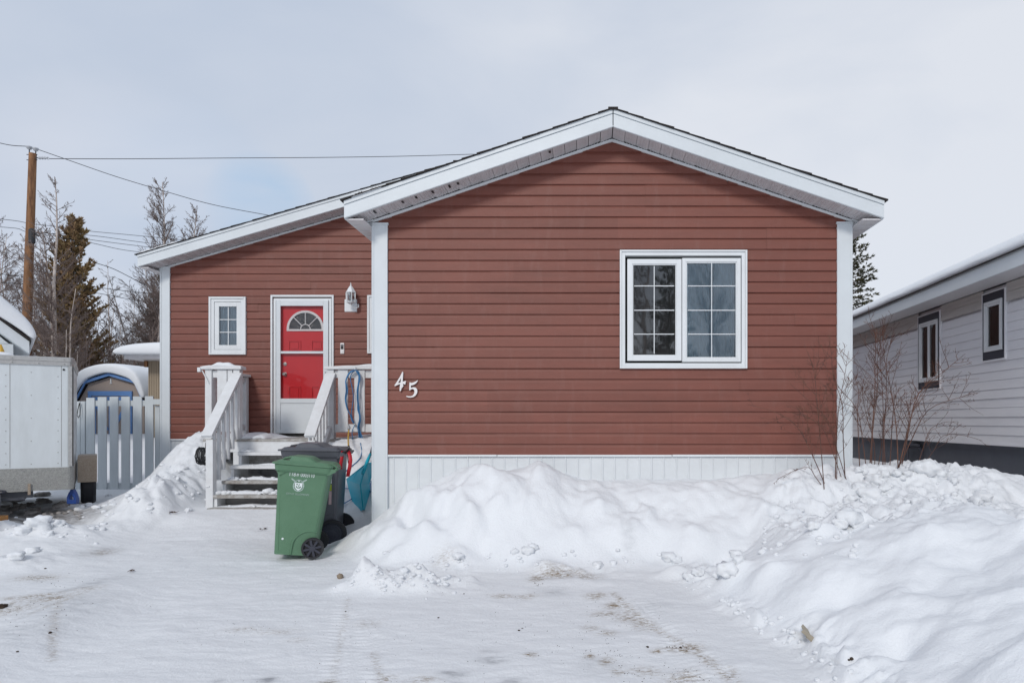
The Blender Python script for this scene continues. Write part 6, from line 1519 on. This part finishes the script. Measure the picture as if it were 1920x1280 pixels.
# ------------------------------------------------------------------ sky, sun, camera
w = bpy.data.worlds.new('World'); scene.world = w; w.use_nodes = True; N, L = w.node_tree.nodes, w.node_tree.links
bg = N['Background']; sky = N.new('ShaderNodeTexSky'); sky.sky_type = 'NISHITA'; sky.sun_disc = False
SUN_EL, SUN_AZ = 34, -14      # azimuth from -Y (behind the camera) toward +X
sdir = Vector((math.sin(R(SUN_AZ)) * math.cos(R(SUN_EL)), -math.cos(R(SUN_AZ)) * math.cos(R(SUN_EL)), math.sin(R(SUN_EL))))
sky.sun_elevation = R(SUN_EL); sky.sun_rotation = math.atan2(sdir.x, sdir.y)
tc = N.new('ShaderNodeTexCoord')
def vm(op, a, b=None):
    q = N.new('ShaderNodeVectorMath'); q.operation = op
    for i, v in enumerate((a, b)):
        if v is None: continue
        if isinstance(v, (tuple, Vector)): q.inputs[i].default_value = v
        else: L.new(v, q.inputs[i])
    return q
def mt_(op, a, b=None, c=None, clamp=False):
    q = N.new('ShaderNodeMath'); q.operation = op; q.use_clamp = clamp
    for i, v in enumerate((a, b, c)):
        if v is None: continue
        if isinstance(v, (int, float)): q.inputs[i].default_value = v
        else: L.new(v, q.inputs[i])
    return q.outputs[0]
def mixc(f, a, b):
    q = N.new('ShaderNodeMix'); q.data_type = 'RGBA'; L.new(f, q.inputs[0])
    for i, v in ((6, a), (7, b)):
        if isinstance(v, tuple): q.inputs[i].default_value = (*v, 1)
        else: L.new(v, q.inputs[i])
    return q.outputs[2]
nrm = vm('NORMALIZE', tc.outputs['Generated']).outputs[0]
mp = N.new('ShaderNodeMapping'); mp.inputs['Scale'].default_value = (1.0, 1.0, 2.6); mp.inputs['Rotation'].default_value = (0, R(-14), 0); L.new(nrm, mp.inputs[0])
def wn(scale, det, dist=0, off=(0, 0, 0)):
    n = N.new('ShaderNodeTexNoise'); n.inputs['Scale'].default_value = scale; n.inputs['Detail'].default_value = det; n.inputs['Distortion'].default_value = dist; n.inputs['Roughness'].default_value = .5
    L.new(vm('ADD', mp.outputs[0], off).outputs[0], n.inputs['Vector']); return n.outputs['Fac']
def dotd(px, py): d = Vector((px - VX, F, HY - py)).normalized(); return vm('DOT_PRODUCT', nrm, d).outputs['Value']
# brighter toward the right and the horizon, blue grey to the upper left
side = dotd(2200, 500)
g = mt_('MULTIPLY', mt_('SUBTRACT', side, .55), 2.4, None, True)
n1 = wn(1.5, 6, .6); n2 = wn(3.2, 5, .4, (3, 1, 2))
cl = mt_('ADD', mt_('MULTIPLY', g, .72), mt_('MULTIPLY', mt_('SUBTRACT', n1, .40), 2.0), None, True)
col = mixc(cl, (4.75, 5.45, 6.65), (7.0, 7.3, 7.9))
sepz = N.new('ShaderNodeSeparateXYZ'); L.new(nrm, sepz.inputs[0])
low = mt_('SUBTRACT', 1, mt_('MULTIPLY', mt_('ABSOLUTE', sepz.outputs[2]), 4.0), None, True)
col = mixc(mt_('MULTIPLY', low, .45), col, (6.4, 6.85, 7.7))
# blue opening above the rear roof and a paler one low left
blue = mt_('MULTIPLY', mt_('MULTIPLY', mt_('SUBTRACT', dotd(490, 385), .9978), 600, None, True), mt_('MULTIPLY', mt_('SUBTRACT', n2, .36), 3.4, None, True), None, True)
blue2 = mt_('MULTIPLY', mt_('MULTIPLY', mt_('SUBTRACT', dotd(330, 400), .990), 140, None, True), mt_('MULTIPLY', mt_('SUBTRACT', wn(2.6, 4, .3, (7, 2, 5)), .40), 2.4, None, True), None, True)
clear = vm('MULTIPLY', sky.outputs[0], (1.0, 1.0, 1.0)).outputs[0]
col = mixc(mt_('MULTIPLY', blue, .8), col, (3.4, 5.2, 7.3))
col = mixc(mt_('MULTIPLY', blue2, .5), col, (4.2, 5.5, 7.3))
wh = mt_('MULTIPLY', mt_('MULTIPLY', mt_('SUBTRACT', dotd(230, 420), .985), 90, None, True), mt_('MULTIPLY', mt_('SUBTRACT', wn(2.2, 3, .3, (1, 5, 3)), .34), 2.2, None, True), None, True)
col = mixc(mt_('MULTIPLY', wh, .7), col, (6.5, 6.8, 7.6))
col = mixc(mt_('ADD', 0.06, 0), col, clear)
L.new(col, bg.inputs['Color']); bg.inputs['Strength'].default_value = .1
sun = bpy.data.lights.new('sun', 'SUN'); sun.energy = 1.35; sun.angle = R(11); sun.color = (1, .95, .885)
so = bpy.data.objects.new('sun', sun); C.objects.link(so); so.rotation_euler = sdir.to_track_quat('Z', 'Y').to_euler()
cam = bpy.data.cameras.new('camera'); co = bpy.data.objects.new('camera', cam); C.objects.link(co); scene.camera = co
co.location = (0, 0, ZC); co.rotation_euler = (R(90), 0, 0); cam.sensor_width = 36; cam.lens = 36 * F / 1920; cam.sensor_fit = 'HORIZONTAL'
cam.shift_x = (960 - VX) / 1920; cam.shift_y = (HY - 640) / 1920; cam.clip_end = 3000; cam.clip_start = .05
vs = scene.view_settings; vs.view_transform = 'Standard'; vs.look = 'None'; vs.gamma = 1; vs.exposure = .13; vs.use_curve_mapping = False
